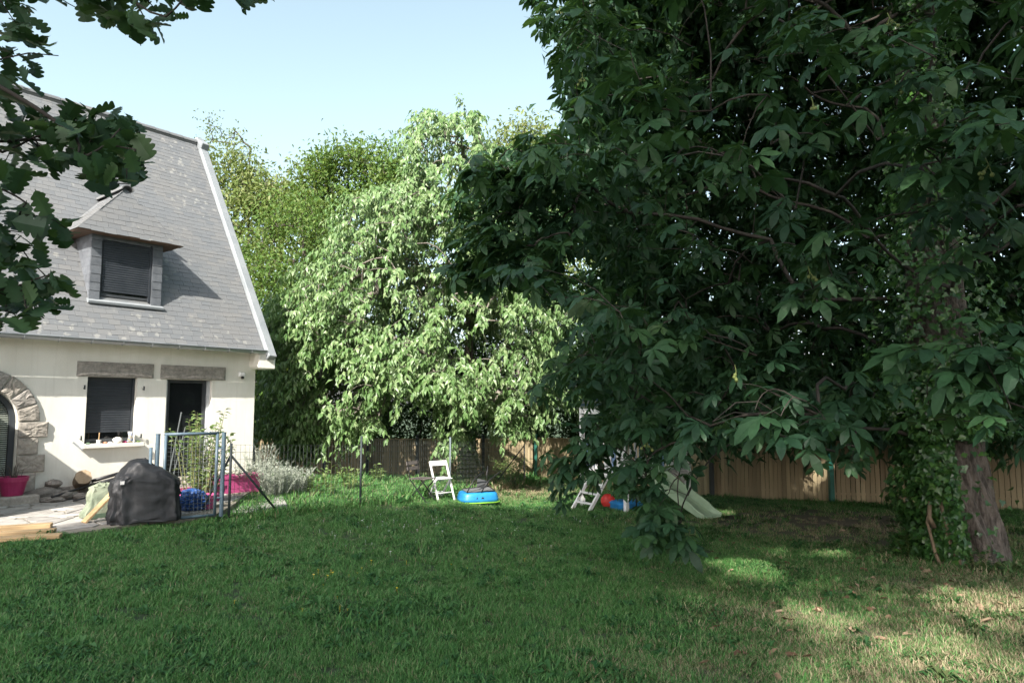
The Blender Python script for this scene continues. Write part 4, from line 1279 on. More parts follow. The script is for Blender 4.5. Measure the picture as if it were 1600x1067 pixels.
# ------------------------------------------------------------------ garden furniture and toys
def on(px, py, y):
    p = at(px, py, y); return (p[0], p[1], gz(p[0], p[1]))
ch = thing('bistro_chair', 'dark slatted folding chair with black metal legs', 'chair', (-1.86, 14.3, gz(-1.86, 14.3)), R(62))
W2, SH, BH = .19, .43, .80
for s in (-1, 1):
    m = MB(); m.bar((s * W2, .20, 0), (s * W2, -.20, SH + .0), .012, .022); m.build('leg', M['blackmetal'], ch)
    m = MB(); m.bar((s * (W2 - .02), -.22, 0), (s * (W2 - .02), .17, SH - .01), .012, .022); m.bar((s * (W2 - .02), .17, SH - .01), (s * (W2 - .02), .26, BH), .012, .022); m.build('back_leg', M['blackmetal'], ch)
for k in range(6):
    m = MB(); m.box((0, -.19 + k * .07, SH + .012), (.42, .055, .018)); m.build('seat_slat', M['darkwood'], ch, bevel=.004)
for z in (.64, .745):
    m = MB(); m.box((0, .225 + (z - .64) * .23, z), (.42, .016, .075), Matrix.Rotation(R(-12), 3, 'X')); m.build('back_slat', M['darkwood'], ch, bevel=.004)
m = MB(); m.tube([(-W2, .14, .06), (W2, .14, .06)], .007, 6); m.tube([(-W2, -.15, .06), (W2, -.15, .06)], .007, 6); m.build('stretcher', M['blackmetal'], ch)
wc = thing('folding_chair', 'white painted wooden folding chair behind the dark slatted one', 'chair', (-1.52, 14.75, gz(-1.52, 14.75)), R(38))
for s in (-1, 1):
    m = MB(); m.bar((s * .20, -.24, 0), (s * .20, .12, .80), .028, .042); m.build('long_leg', M['whitepaint'], wc, bevel=.004)
    m = MB(); m.bar((s * .165, .26, 0), (s * .165, -.12, .45), .026, .036); m.build('short_leg', M['whitepaint'], wc, bevel=.004)
for k in range(5):
    m = MB(); m.box((0, -.17 + k * .075, .452), (.34, .062, .018)); m.build('seat_slat', M['whitepaint'], wc, bevel=.004)
m = MB(); m.box((0, .105, .755), (.42, .024, .11), Matrix.Rotation(R(-24), 3, 'X')); m.build('back_rail', M['whitepaint'], wc, bevel=.008)
for (y, z) in ((-.17, .16), (-.06, .42), (.2, .07), (.17, .14)):
    m = MB(); m.tube([(-.2, y, z), (.2, y, z)], .011, 7); m.build('stretcher', M['whitepaint'], wc)

sp_ = thing('sandpit', 'upturned bright blue plastic sandpit shell with a lime rim', 'sandpit', (-.735, 14.85, gz(-.735, 14.85) + .02), R(18))
def supel(a, b, z, n=40, e=.5, dx=0): 
    return [(a * math.copysign(abs(math.cos(2 * math.pi * k / n)) ** e, math.cos(2 * math.pi * k / n)) + dx, b * math.copysign(abs(math.sin(2 * math.pi * k / n)) ** e, math.sin(2 * math.pi * k / n)), z) for k in range(n)]
m = MB(); m.loft([supel(.43, .34, .06), supel(.42, .33, .11), supel(.40, .315, .18), supel(.385, .30, .225), supel(.36, .28, .245), supel(.30, .22, .25)])
m.build('shell', M['bluetoy'], sp_, smooth=True)
m = MB(); m.loft([supel(.435, .345, .035), supel(.45, .36, .04), supel(.45, .36, .056), supel(.43, .34, .058)]); m.build('rim', M['lime'], sp_)
m = MB(); m.loft([supel(.36, .27, -.05), supel(.38, .29, .035)]); m.build('underside', M['greenpost'], sp_)
for (x, w_) in ((-.10, .022), (.02, .06)):
    m = MB(); m.tube([(x - w_ * .5, -.325, .13), (x, -.332, .155), (x + w_ * .6, -.325, .13)], [.006, .018, .006], 6); m.build('moulded_eye', M['darkpost'], sp_)
dc = thing('deck_chair', 'folded grey deck chair with black tube frame lying on the blue sandpit', 'chair', (-.735, 14.85, gz(-.735, 14.85) + .274), R(18))
m = MB(); m.add([(-.28, -.20, .0), (.30, -.20, .03), (.30, .22, .05), (-.28, .22, .02)], [(0, 1, 2, 3)]); m.add([(-.06, -.14, .10), (.22, .16, .03), (.34, .28, .16), (.0, .02, .26)], [(0, 1, 2, 3)])
m.add([(-.28, -.20, -.008), (.30, -.20, .022), (.30, .22, .042), (-.28, .22, .012)], [(3, 2, 1, 0)])
m.build('sling', M['sling'], dc)
for (pts) in ([(-.30, -.24, .0), (-.14, -.2, .25), (-.04, -.12, .32), (.14, .0, .40)], [(.0, -.28, .0), (.16, -.24, .22), (.24, -.2, .27), (.5, -.1, .42)], [(-.3, -.22, .0), (.32, -.22, .02), (.32, .24, .06), (-.3, .24, .02)], [(.3, .2, .0), (.26, .22, .3), (.3, .26, .5)]):
    m = MB(); m.tube(pts, .012, 8); m.build('tube', M['blackmetal'], dc, smooth=True)

# play tower with slide
TA = np.array([.85, .53]); TB = np.array([-.53, .85]); TP = np.array([2.32, 14.1])
tw = thing('play_tower', 'white painted wooden play tower with blue striped side hidden behind low branches', 'playhouse', (TP[0], TP[1], gz(*TP)), math.atan2(TA[1], TA[0]))
tz = lambda a, b: gz(*(TP + TA * a + TB * b)) - gz(*TP)
AW, BW = 1.8, 1.44
for (a, b) in ((0, 0), (AW, 0), (0, BW), (AW, BW)):
    z = tz(a, b); m = MB(); m.box((a, b, z / 2 + 1.05), (.085, .085, 2.1 - z)); m.build('post', M['whitepaint'], tw, bevel=.006)
for k in range(12):
    m = MB(); m.box((AW / 2, .06 + k * .12, .76), (AW + .06, .11, .028)); m.build('floor_board', M['whitepaint'], tw)
for (a0, b0, a1, b1) in ((0, 0, AW, 0), (0, BW, AW, BW), (0, 0, 0, BW), (AW, 0, AW, BW)):
    for z in (.69, 2.02):
        m = MB(); m.bar((a0, b0, z), (a1, b1, z), .04, .11); m.build('beam', M['whitepaint'], tw, bevel=.004)
    n_ = 12 if a0 != a1 else 10
    if (a0, b0, a1, b1) != (0, 0, AW, 0):
        m = MB(); m.bar((a0, b0, 1.36), (a1, b1, 1.36), .05, .06); m.build('hand_rail', M['whitepaint'], tw)
        for k in range(n_):
            t = (k + .5) / n_; x = a0 + (a1 - a0) * t; y = b0 + (b1 - b0) * t
            m = MB(); m.box((x, y, 1.06), ((.09, .018, .56) if a0 != a1 else (.018, .09, .56))); m.build('side_slat', M['bluepaint'] if k % 3 == 2 else M['whitepaint'], tw)
# corner braces
for (a, b, da, db) in ((0, 0, .28, 0), (0, 0, 0, .28), (AW, 0, -.28, 0), (AW, 0, 0, .28), (0, BW, 0, -.28), (0, BW, .28, 0), (AW, BW, 0, -.28)):
    m = MB(); m.bar((a, b, .36), (a + da, b + db, .64), .04, .05); m.build('brace', M['whitepaint'], tw)
# low gable roof of pale blue boards
for s in (0, 1):
    for k in range(9):
        y0 = (BW / 2) * k / 9; 
        def pt(yy): return (BW / 2 - (BW / 2 + .12) * (1 - yy)) if s == 0 else (BW / 2 + (BW / 2 + .12) * (1 - yy))
        ya, yb = pt(k / 9), pt((k + 1) / 9); za, zb_ = 2.08 + .5 * k / 9, 2.08 + .5 * (k + 1) / 9
        m = MB(); m.add([(-.12, ya, za), (AW + .12, ya, za), (AW + .12, yb, zb_ + .015), (-.12, yb, zb_ + .015), (-.12, ya, za + .02), (AW + .12, ya, za + .02), (AW + .12, yb, zb_ + .035), (-.12, yb, zb_ + .035)], BOXF)
        m.build('roof_board', M['bluepaint'] if k % 2 else M['whitepaint'], tw)
# ladder on the left end
lz = tz(-.55, .7)
for b in (.45, 1.0):
    m = MB(); m.bar((-.62, b, lz - .02), (-.02, b, .78), .045, .07); m.build('ladder_side', M['whitepaint'], tw, bevel=.004)
for k in range(4):
    t = (k + .8) / 4.3; m = MB(); m.bar((-.62 + .6 * t, .45, lz + (.78 - lz) * t), (-.62 + .6 * t, 1.0, lz + (.78 - lz) * t), .075, .03); m.build('rung', M['whitepaint'], tw, bevel=.003)
# slide
S0 = TP + TA * .55; sdir = -TB; S1 = S0 + sdir * 1.62
slz0 = gz(*TP) + .80; slz1 = gz(*S1) + .06
sd_ = thing('slide', 'pale green plastic slide running from the white play tower onto the grass', 'slide', (S1[0], S1[1], gz(*S1)), math.atan2(sdir[1], sdir[0]))
prof = []
for i in range(17):
    t = i / 16; x = -1.62 + 1.62 * t + (.14 * max(0, t - .85) / .15)
    s_ = t
    z = (slz0 - slz1) * (1 - (s_ * 1.08 - .06 if .06 < s_ < .92 else (0 if s_ <= .06 else .985))) + slz1 - gz(*S1)
    if t > .8: z = max(z, .07)
    prof.append((x, z - .02 * math.sin(t * math.pi)))
def slide_ring(x, z, hs=1.0):
    hs = 1.0 - .75 * max(0, (x + .30) / .44) ** 1.5 if x > -.30 else 1.0; a_, b_ = .15 * hs, .155 * hs
    return [(x, -.25, z + a_), (x, -.225, z + b_), (x, -.20, z + .02), (x, -.15, z), (x, .15, z), (x, .20, z + .02), (x, .225, z + b_), (x, .25, z + a_), (x, .225, z - .02), (x, .15, z - .022), (x, -.15, z - .022), (x, -.225, z - .02)]
m = MB(); m.loft([slide_ring(x, z) for x, z in prof]); m.build('chute', M['slide'], sd_, smooth=False)
for s in (-1, 1):
    m = MB(); m.tube([(x, s * .238, z + .155 * (1.0 - .75 * max(0, (x + .30) / .44) ** 1.5 if x > -.30 else 1.0)) for x, z in prof], .018, 8); m.build('side_rail', M['slide'], sd_, smooth=True)
m = MB(); m.box((-.06, 0, .015), (.1, .34, .06)); m.build('foot', M['slide'], sd_, bevel=.01)
# ball and blue box
bl = thing('ball', 'red rubber ball on the grass under the play tower', 'ball', (2.04, 14.75, gz(2.04, 14.75) + .0))
blob((0, 0, .155), (.155, .155, .155), 0, 0, 28, 18).build('ball_skin', M['red'], bl, smooth=True)
bx = thing('sandbox', 'blue plastic tray with a domed lid lying under the play tower', 'toy box', (2.42, 14.62, gz(2.42, 14.62)), R(25))
m = MB(); m.loft([supel(.31, .24, 0, 32, .35), supel(.34, .26, .13, 32, .35), supel(.35, .27, .135, 32, .35)]); m.build('tray', M['bluebox'], bx)
m = MB(); m.loft([supel(.36, .28, .137, 32, .35), supel(.36, .28, .155, 32, .35), supel(.30, .22, .19, 32, .4), supel(.1, .07, .2, 32, .5)]); m.build('lid', M['bluebox'], bx)
# log post in the near right corner
pc = np.array([2.90, 3.80]); 
lp_ = thing('wooden_post', 'round wooden post end in the near right corner of the lawn', 'post', (pc[0], pc[1], gz(*pc)))
m = MB(); m.tube([(0, 0, -.1), (.0, .01, .1), (.01, .02, .31)], [.10, .10, .098], 20); m.build('shaft', M['timber'], lp_)
m = MB(); m.tube([(.01, .02, .31), (.01, .021, .316)], [.096, .09], 20); m.build('cut_end', M['logend'], lp_)
# ------------------------------------------------------------------ trees
SHX, SHY = SUN_DIR.x / SUN_DIR.z, SUN_DIR.y / SUN_DIR.z      # sideways run of a sun ray per metre of height
def shadow_xy(P):                 # where the shadow of a point falls on level ground
    return P[..., 0] - SHX * P[..., 2], P[..., 1] - SHY * P[..., 2]
def ground_at(px, py):
    for Y in np.arange(2, 40, .02):
        p = at(px, py, Y)
        if p[2] <= gz(p[0], p[1]): return p
gaps = [(np.array(shadow_xy(ground_at(*q))), r) for q, r in (((1165, 888), .50), ((1300, 866), .34), ((1285, 968), .34), ((1565, 948), .62), ((1480, 1035), .58), ((1390, 1052), .26), ((1270, 1065), .24), ((420, 918), .24), ((500, 862), .26), ((1130, 800), .3), ((1215, 862), .25))]
for q, r in (((1285, 735, 15.7), .26), ((1325, 722, 15.5), .26), ((1255, 762, 15.9), .16)): gaps.append((np.array(shadow_xy(at(*q))), r))
def in_gaps(P, extra=0.0):
    sx, sy = shadow_xy(P)
    k = np.zeros(len(P), bool)
    for c, r in gaps: k |= ((sx - c[0]) / (r + extra)) ** 2 + ((sy - c[1]) / ((r + extra) * 1.25)) ** 2 < 1
    return k

# --- horse chestnut
CB = np.array([5.62, 8.72, gz(5.62, 8.72)])
chest = thing('chestnut_tree', 'large dark horse chestnut with hanging palmate leaves and furrowed trunk', 'tree', tuple(CB))
CC = np.array([5.7, 9.2, 5.4]); CR = np.array([6.7, 6.0, 6.4])
cpoly = [(800, -900), (815, 0), (838, 40), (852, 95), (868, 150), (890, 178), (880, 200), (800, 206), (745, 240), (700, 288), (722, 325), (690, 380), (700, 430), (745, 452), (800, 440), (850, 470), (900, 490), (868, 540), (830, 598), (822, 640), (850, 690), (868, 735), (905, 775), (930, 700), (965, 690), (985, 780), (1000, 845), (1060, 852), (1090, 800), (1095, 745), (1120, 700), (1180, 690), (1240, 700), (1300, 712), (1345, 745), (1365, 715), (1345, 675), (1440, 665), (1500, 640), (1560, 640), (1600, 720), (2600, 760), (2600, -900)]
def sample_crown(n, C, Rr, rmin, low_pow=4.0):
    out = []
    while sum(len(o) for o in out) < n:
        q = RNG.uniform(-1, 1, (n * 3, 3))
        h = np.hypot(q[:, 0], q[:, 1]); z = q[:, 2]
        rr_ = np.where(z > 0, np.sqrt(h ** 2 + z ** 2), (h ** low_pow + np.abs(z) ** low_pow) ** (1 / low_pow))
        k = (rr_ < 1) & (rr_ > rmin) & (RNG.random(len(q)) < .25 + .75 * rr_ ** 2)
        out.append(C + q[k] * Rr)
    return np.concatenate(out)[:n]
P = sample_crown(5200, CC, CR, .36)
px, py, w = proj(P)
ok = in_poly(px, py, cpoly) & (w > 2.7) & (P[:, 2] > 0.15)
# keep the ivy clad trunk in view, thin the part far off to the right and behind the camera side
ok &= ~(in_poly(px, py, [(1385, 300), (1560, 330), (1565, 470), (1490, 500), (1440, 690), (1370, 690)]) & (w < 8.3))
ok &= ~((px > 1750) & (RNG.random(len(P)) < .35))
# the crown is made of boughs with dark hollows between them
cl = np.sin(P[:, 0] * 2.6 + 1.3 * np.sin(P[:, 2] * 1.4)) * np.sin(P[:, 1] * 2.1 + .8) + np.sin(P[:, 2] * 3.0 + P[:, 0] * 1.1) * .9
ok &= (cl > -.08) | (P[:, 1] > 10.5)
ok &= ~((P[:, 1] > 10.5) & (P[:, 2] < 1.9))
ok &= ~in_gaps(P, .22)
# tiers: thin horizontal layers read as sprays
tier = np.sin(P[:, 2] * 4.2 + .9 * P[:, 0] + .5 * P[:, 1])
ok &= (tier > -.55) | (RNG.random(len(P)) < .35)
P = P[ok]
def drop_line(pts):              # explicit low sprays: (pixel x, pixel y, distance)
    return np.array([at(*q) for q in pts])
low = drop_line([(1450, 330, 6.0), (1490, 295, 5.8), (1525, 360, 5.6), (1440, 265, 6.2), (1500, 245, 5.7), (1475, 395, 6.0), (1510, 140, 5.6), (1455, 150, 6.0),
                 (905, 712, 8.2), (885, 745, 8.3), (962, 655, 7.9), (935, 668, 8.0), (1002, 690, 7.6), (1012, 722, 7.5), (985, 715, 7.7), (910, 690, 8.2), (990, 660, 7.6), (1020, 660, 7.4), (955, 740, 7.9), (1035, 700, 7.3), (1080, 690, 7.2), (1110, 665, 7.0), (1075, 650, 7.1),
                 (1040, 835, 7.2), (1015, 815, 7.3), (1065, 815, 7.1), (1030, 790, 7.3), (1045, 770, 7.2), (1010, 770, 7.5), (1060, 745, 7.2), (1000, 735, 7.6), (900, 765, 8.4), (890, 735, 8.4), (920, 725, 8.3), (870, 715, 8.3), (960, 715, 8.0), (975, 765, 8.0),
                 (1180, 640, 6.2), (1220, 650, 6.0), (1250, 665, 6.0), (1200, 610, 6.3), (1290, 655, 5.9), (1160, 600, 6.4), (1240, 620, 6.1), (1330, 720, 8.0), (1305, 705, 8.2),
                 (1540, 560, 5.0), (1480, 545, 5.2), (1560, 600, 4.9), (1500, 600, 5.1), (1590, 560, 4.8), (1580, 640, 4.8), (1460, 580, 5.3), (1530, 520, 5.1), (1600, 510, 5.0),
                 (1545, 180, 4.8), (1590, 200, 4.6), (1500, 190, 5.0), (1440, 230, 5.2), (1470, 240, 5.1), (1400, 170, 5.4), (1380, 60, 5.6), (1330, 80, 5.7), (1420, 110, 5.4), (1280, 220, 6.0), (1300, 430, 6.3), (1270, 450, 6.4),
                 (860, 20, 8.0), (900, 40, 7.8), (930, 15, 7.6), (880, 80, 8.1), (960, 230, 7.5), (990, 250, 7.4), (940, 250, 7.6), (1020, 270, 7.4), (800, 230, 8.6), (850, 215, 8.4), (770, 280, 8.8), (730, 400, 8.8), (760, 430, 8.7), (740, 340, 8.8), (1000, 480, 7.2), (1050, 500, 7.0), (1020, 520, 7.1), (950, 560, 7.6), (920, 590, 7.8), (1060, 470, 7.0)])
lobe = []
while len(lobe) < 85:             # the broad bough that reaches out to the left in front of the cherry
    x, y = RNG.uniform(705, 900), RNG.uniform(215, 440)
    if in_poly(np.array([x]), np.array([y]), [(720, 290), (760, 240), (810, 218), (900, 215), (900, 440), (800, 425), (745, 435), (712, 425), (702, 380), (730, 330)])[0]: lobe.append(at(x, y, RNG.uniform(8.0, 9.3)))
screen = drop_line([(925, 650, 8.0), (945, 690, 7.9), (920, 690, 8.1), (960, 700, 7.8), (935, 725, 8.0), (980, 740, 7.7), (910, 740, 8.2), (1045, 735, 7.3), (1010, 745, 7.5)])
low = np.concatenate([low, screen, np.array(lobe)])
P = np.concatenate([P, low])
trunk_axis = [CB + np.array([0, 0, -.2]), CB + np.array([-.02, 0, .6]), CB + np.array([-.05, .05, 1.3]), CB + np.array([-.08, .1, 2.2]), CB + np.array([-.05, .2, 3.2]), CB + np.array([0, .3, 4.4]), CB + np.array([.1, .4, 5.8]), CB + np.array([.1, .4, 7.4]), CB + np.array([.1, .4, 8.8])]
# limbs leave the trunk first so that the twigs grow along them
limbs = []
for a_, h0, Lh, up_ in ((190, 2.6, 4.6, 1.2), (215, 3.4, 4.6, .9), (250, 3.0, 4.2, 1.0), (160, 3.2, 5.0, 1.6), (285, 3.8, 3.6, 1.4), (130, 3.6, 4.0, 2.0), (200, 4.6, 4.4, 2.2), (240, 5.2, 4.0, 2.2), (60, 4.0, 3.8, 1.6), (20, 3.4, 3.8, 1.2), (330, 3.4, 3.6, 1.4), (100, 5.0, 3.6, 2.4), (175, 6.0, 3.8, 2.4), (270, 6.2, 3.0, 2.2)):
    a_ = R(a_)
    for t in (.2, .4, .6, .8, 1.0):
        limbs.append(CB + np.array([math.cos(a_ + .15 * t) * Lh * t, .3 + math.sin(a_ + .15 * t) * Lh * t, h0 + up_ * math.sin(t * 1.9)]))
base_nodes = np.array(trunk_axis)
nodes, par, order_ = grow(base_nodes[2:], np.concatenate([np.array(limbs), P]), .22)
rad = pipe_radius(par, len(base_nodes) - 2, .0030, .45, .07)
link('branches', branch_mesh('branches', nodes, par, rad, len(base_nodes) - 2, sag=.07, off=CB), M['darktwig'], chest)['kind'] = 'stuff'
# trunk: furrowed, twisted, flaring at the foot
def furrowed_trunk(axis_pts, radii, n, seed, off, twist=.9, amp=.06):
    pts = [Vector(p) for p in axis_pts]; dense = []; rs = []
    for i in range(len(pts) - 1):
        for k in range(14):
            t = k / 14; dense.append(pts[i].lerp(pts[i + 1], t)); rs.append(radii[i] + (radii[i + 1] - radii[i]) * t)
    dense.append(pts[-1]); rs.append(radii[-1])
    z0 = dense[0].z; m = MB(); rings = []
    for c, r in zip(dense, rs):
        h = c.z - z0; rg = []
        flare = math.exp(-h / .35)
        for k in range(n):
            th = 2 * math.pi * k / n; ts = th + twist * h * .45
            ridge = (abs(math.sin(ts * 3.5 + .6 * math.sin(h * 2.3))) ** .6 - .6) * 1.0 + .5 * math.sin(ts * 11 + h * 4 + math.sin(ts * 3) * 2) + .35 * math.sin(ts * 23 + h * 11)
            lobes = flare * .30 * max(0, math.sin(ts * 2.5 + 1)) 
            rr_ = r * (1 + amp * ridge + lobes + .05 * cross_noise(math.cos(th) * 3, math.sin(th) * 3, h * 2.2, seed))
            rg.append((c.x + rr_ * math.cos(th) - off[0], c.y + rr_ * math.sin(th) - off[1], c.z - off[2]))
        rings.append(rg)
    m.loft(rings); return m
tr_r = [.50, .40, .36, .36, .32, .27, .21, .13, .06]
furrowed_trunk(trunk_axis, tr_r, 132, 2, CB, 1.1, .10).build('trunk', M['bark'], chest, smooth=True)
# leaves: a rosette of palmate leaves at every twig end
rr = random.Random(12)
PAL = [leaf_palmate(rr, 7 if k % 3 else 6) for k in range(7)]
nl = RNG.integers(5, 9, len(P)); idx = np.repeat(np.arange(len(P)), nl); n = len(idx)
k_in = np.concatenate([np.arange(c) for c in nl])
outw = P - (CB + np.array([0, .3, 0])); outw[:, 2] = 0; outw = unit(outw)
a = RNG.random(len(P))[idx] * 6.28 + k_in * 2.4 + RNG.normal(0, .25, n)
fwd = np.stack([np.cos(a), np.sin(a), RNG.uniform(-.75, .15, n)], 1) + outw[idx] * .45
upv = np.stack([np.zeros(n), np.zeros(n), np.ones(n)], 1) + outw[idx] * RNG.uniform(.1, .9, n)[:, None] + RNG.normal(0, .22, (n, 3))
T = P[idx] + RNG.normal(0, .07, (n, 3)) + np.stack([np.zeros(n), np.zeros(n), RNG.uniform(-.14, .08, n)], 1)
S = RNG.uniform(.24, .47, n)
px, py, w = proj(T + unit(fwd) * .25)
clear = in_poly(px, py, cpoly) | (py < 0)
low_n = np.zeros(len(P), bool); low_n[-len(low):] = True
keep = (clear | low_n[idx]) & (w > 2.2) & ~in_gaps(T + unit(fwd) * .2, .0)
tips = T + unit(fwd) * .25
show = in_poly(px, py, [(1022, 735), (1070, 738), (1150, 798), (1142, 832), (1078, 824), (1034, 785)]) | in_poly(px, py, [(880, 790), (885, 765), (925, 738), (928, 800)]) | in_poly(px, py, [(932, 806), (938, 764), (1000, 776), (1000, 806)])
keep &= ~show
part_show = in_poly(px, py, [(928, 742), (942, 700), (972, 690), (965, 745)]) & (RNG.random(n) < .7)
keep &= ~part_show
foliage(chest, CB, PAL, frames(fwd[keep], upv[keep]), T[keep], S[keep], M['chestnut'], 300)
# the far side of the crown: smaller, denser, seen only as the dark behind the near leaves
Pf = sample_crown(15000, CC + np.array([.3, .8, .3]), CR * np.array([1.0, 1.05, 1.0]), .62)
px, py, w = proj(Pf)
fpoly = [(905, -900), (900, 150), (915, 230), (880, 330), (960, 420), (930, 560), (960, 660), (1040, 690), (1120, 670), (1250, 678), (1600, 670), (2300, 690), (2300, -900)]
Pf = Pf[in_poly(px, py, fpoly) & (Pf[:, 1] > 9.6) & ~in_poly(px, py, [(1070, 360), (1125, 365), (1130, 410), (1080, 420)])]
Pf = Pf[~in_gaps(Pf, .3)]
per = 16; idf = np.repeat(np.arange(len(Pf)), per); nf = len(idf)
foliage(chest, CB, [leaf_simple(1, .42, .1, .25)], frames(RNG.normal(0, 1, (nf, 3)) + np.array([0, 0, -.5]), np.array([0, 0, 1.0]) + RNG.normal(0, .5, (nf, 3))), Pf[idf] + RNG.normal(0, .25, (nf, 3)), RNG.uniform(.19, .31, nf), M['chestnut'], 0, stuff_name='far_foliage')
# a few conker clusters
for q in ((1270, 160, 5.7), (1400, 130, 5.35), (1390, 28, 5.5), (1150, 235, 6.4), (1265, 425, 6.3), (1010, 690, 7.2), (875, 15, 7.8), (1545, 258, 4.8), (1150, 580, 6.2), (910, 120, 7.8)):
    c = at(*q) - CB; m = MB()
    for k in range(4):
        d_ = (rr.uniform(-.06, .06), rr.uniform(-.06, .06), rr.uniform(-.10, -.03))
        b = blob((c[0] + d_[0], c[1] + d_[1], c[2] + d_[2]), (.016, .016, .017), k, .12, 8, 6); m.add(b.v, b.f)
        m.tube([c, (c[0] + d_[0], c[1] + d_[1], c[2] + d_[2])], .003, 4)
    m.tube([c, (c[0], c[1] + .03, c[2] + .06)], .004, 4)
    m.build('conkers', M['fruit'], chest)

# --- ivy climbing the chestnut
ivy = thing('ivy', 'glossy ivy climbing the left side of the chestnut trunk', 'ivy', tuple(CB))
n = 10500
h = np.concatenate([RNG.uniform(.12, 2.6, n // 2) ** 1.0, RNG.uniform(1.5, 8.2, n - n // 2)])
ang = RNG.normal(R(208), .75, n); ang = np.where(h > 1.6, RNG.normal(R(225), 1.0, n), ang)
lower = h < 1.55
bulge = np.where(lower, .10 + .36 * np.exp(-((h - .95) / .7) ** 2), .32 + .45 * np.exp(-((h - 3.2) / 1.5) ** 2))
tz_ = np.array([p[2] - CB[2] for p in trunk_axis])
rad_t = np.interp(h, tz_, tr_r); axx = np.interp(h, tz_, [p[0] for p in trunk_axis]); axy = np.interp(h, tz_, [p[1] for p in trunk_axis])
clump = .5 + .5 * np.sin(h * 5 + ang * 3) * np.sin(ang * 5 - h * 2)
rdist = rad_t + .03 + bulge * RNG.random(n) ** .6 * (.4 + .6 * clump)
T = np.stack([axx + np.cos(ang) * rdist, axy + np.sin(ang) * rdist, CB[2] + h], 1)
# leave the bark bare on the right front
bare = (lower & (np.mod(ang, 2 * math.pi) > R(243)) & (RNG.random(n) < .93)) | ((h > 1.55) & (np.mod(ang, 2 * math.pi) > R(330)) & (RNG.random(n) < .5))
T = T[~bare]; ang = ang[~bare]; n = len(T)
outw = np.stack([np.cos(ang), np.sin(ang), np.zeros(n)], 1)
fwd = np.stack([RNG.normal(0, .5, n), RNG.normal(0, .5, n), -RNG.uniform(.2, 1, n)], 1) + outw * .35
upv = outw + RNG.normal(0, .35, (n, 3)) + np.array([0, 0, .45])
IVY = [leaf_ivy(rr) for k in range(4)]
foliage(ivy, CB, IVY, frames(fwd, upv), T, RNG.uniform(.055, .10, n), M['ivy'], 300)
m = MB()
for pts, r_ in (([(-.34, -.48, -.05), (-.36, -.47, .15), (-.44, -.44, .35), (-.46, -.44, .6), (-.50, -.36, .9), (-.42, -.32, 1.3)], .032), ([(-.5, -.42, -.05), (-.56, -.36, .2), (-.6, -.3, .55), (-.5, -.3, 1.0)], .022), ([(-.55, -.35, .5), (-.62, -.38, .62), (-.58, -.34, .8)], .03)):
    m.tube(pts, [r_ * (1 - .4 * i / len(pts)) for i in range(len(pts))], 8)
m.build('stem', M['stem'], ivy, smooth=True)

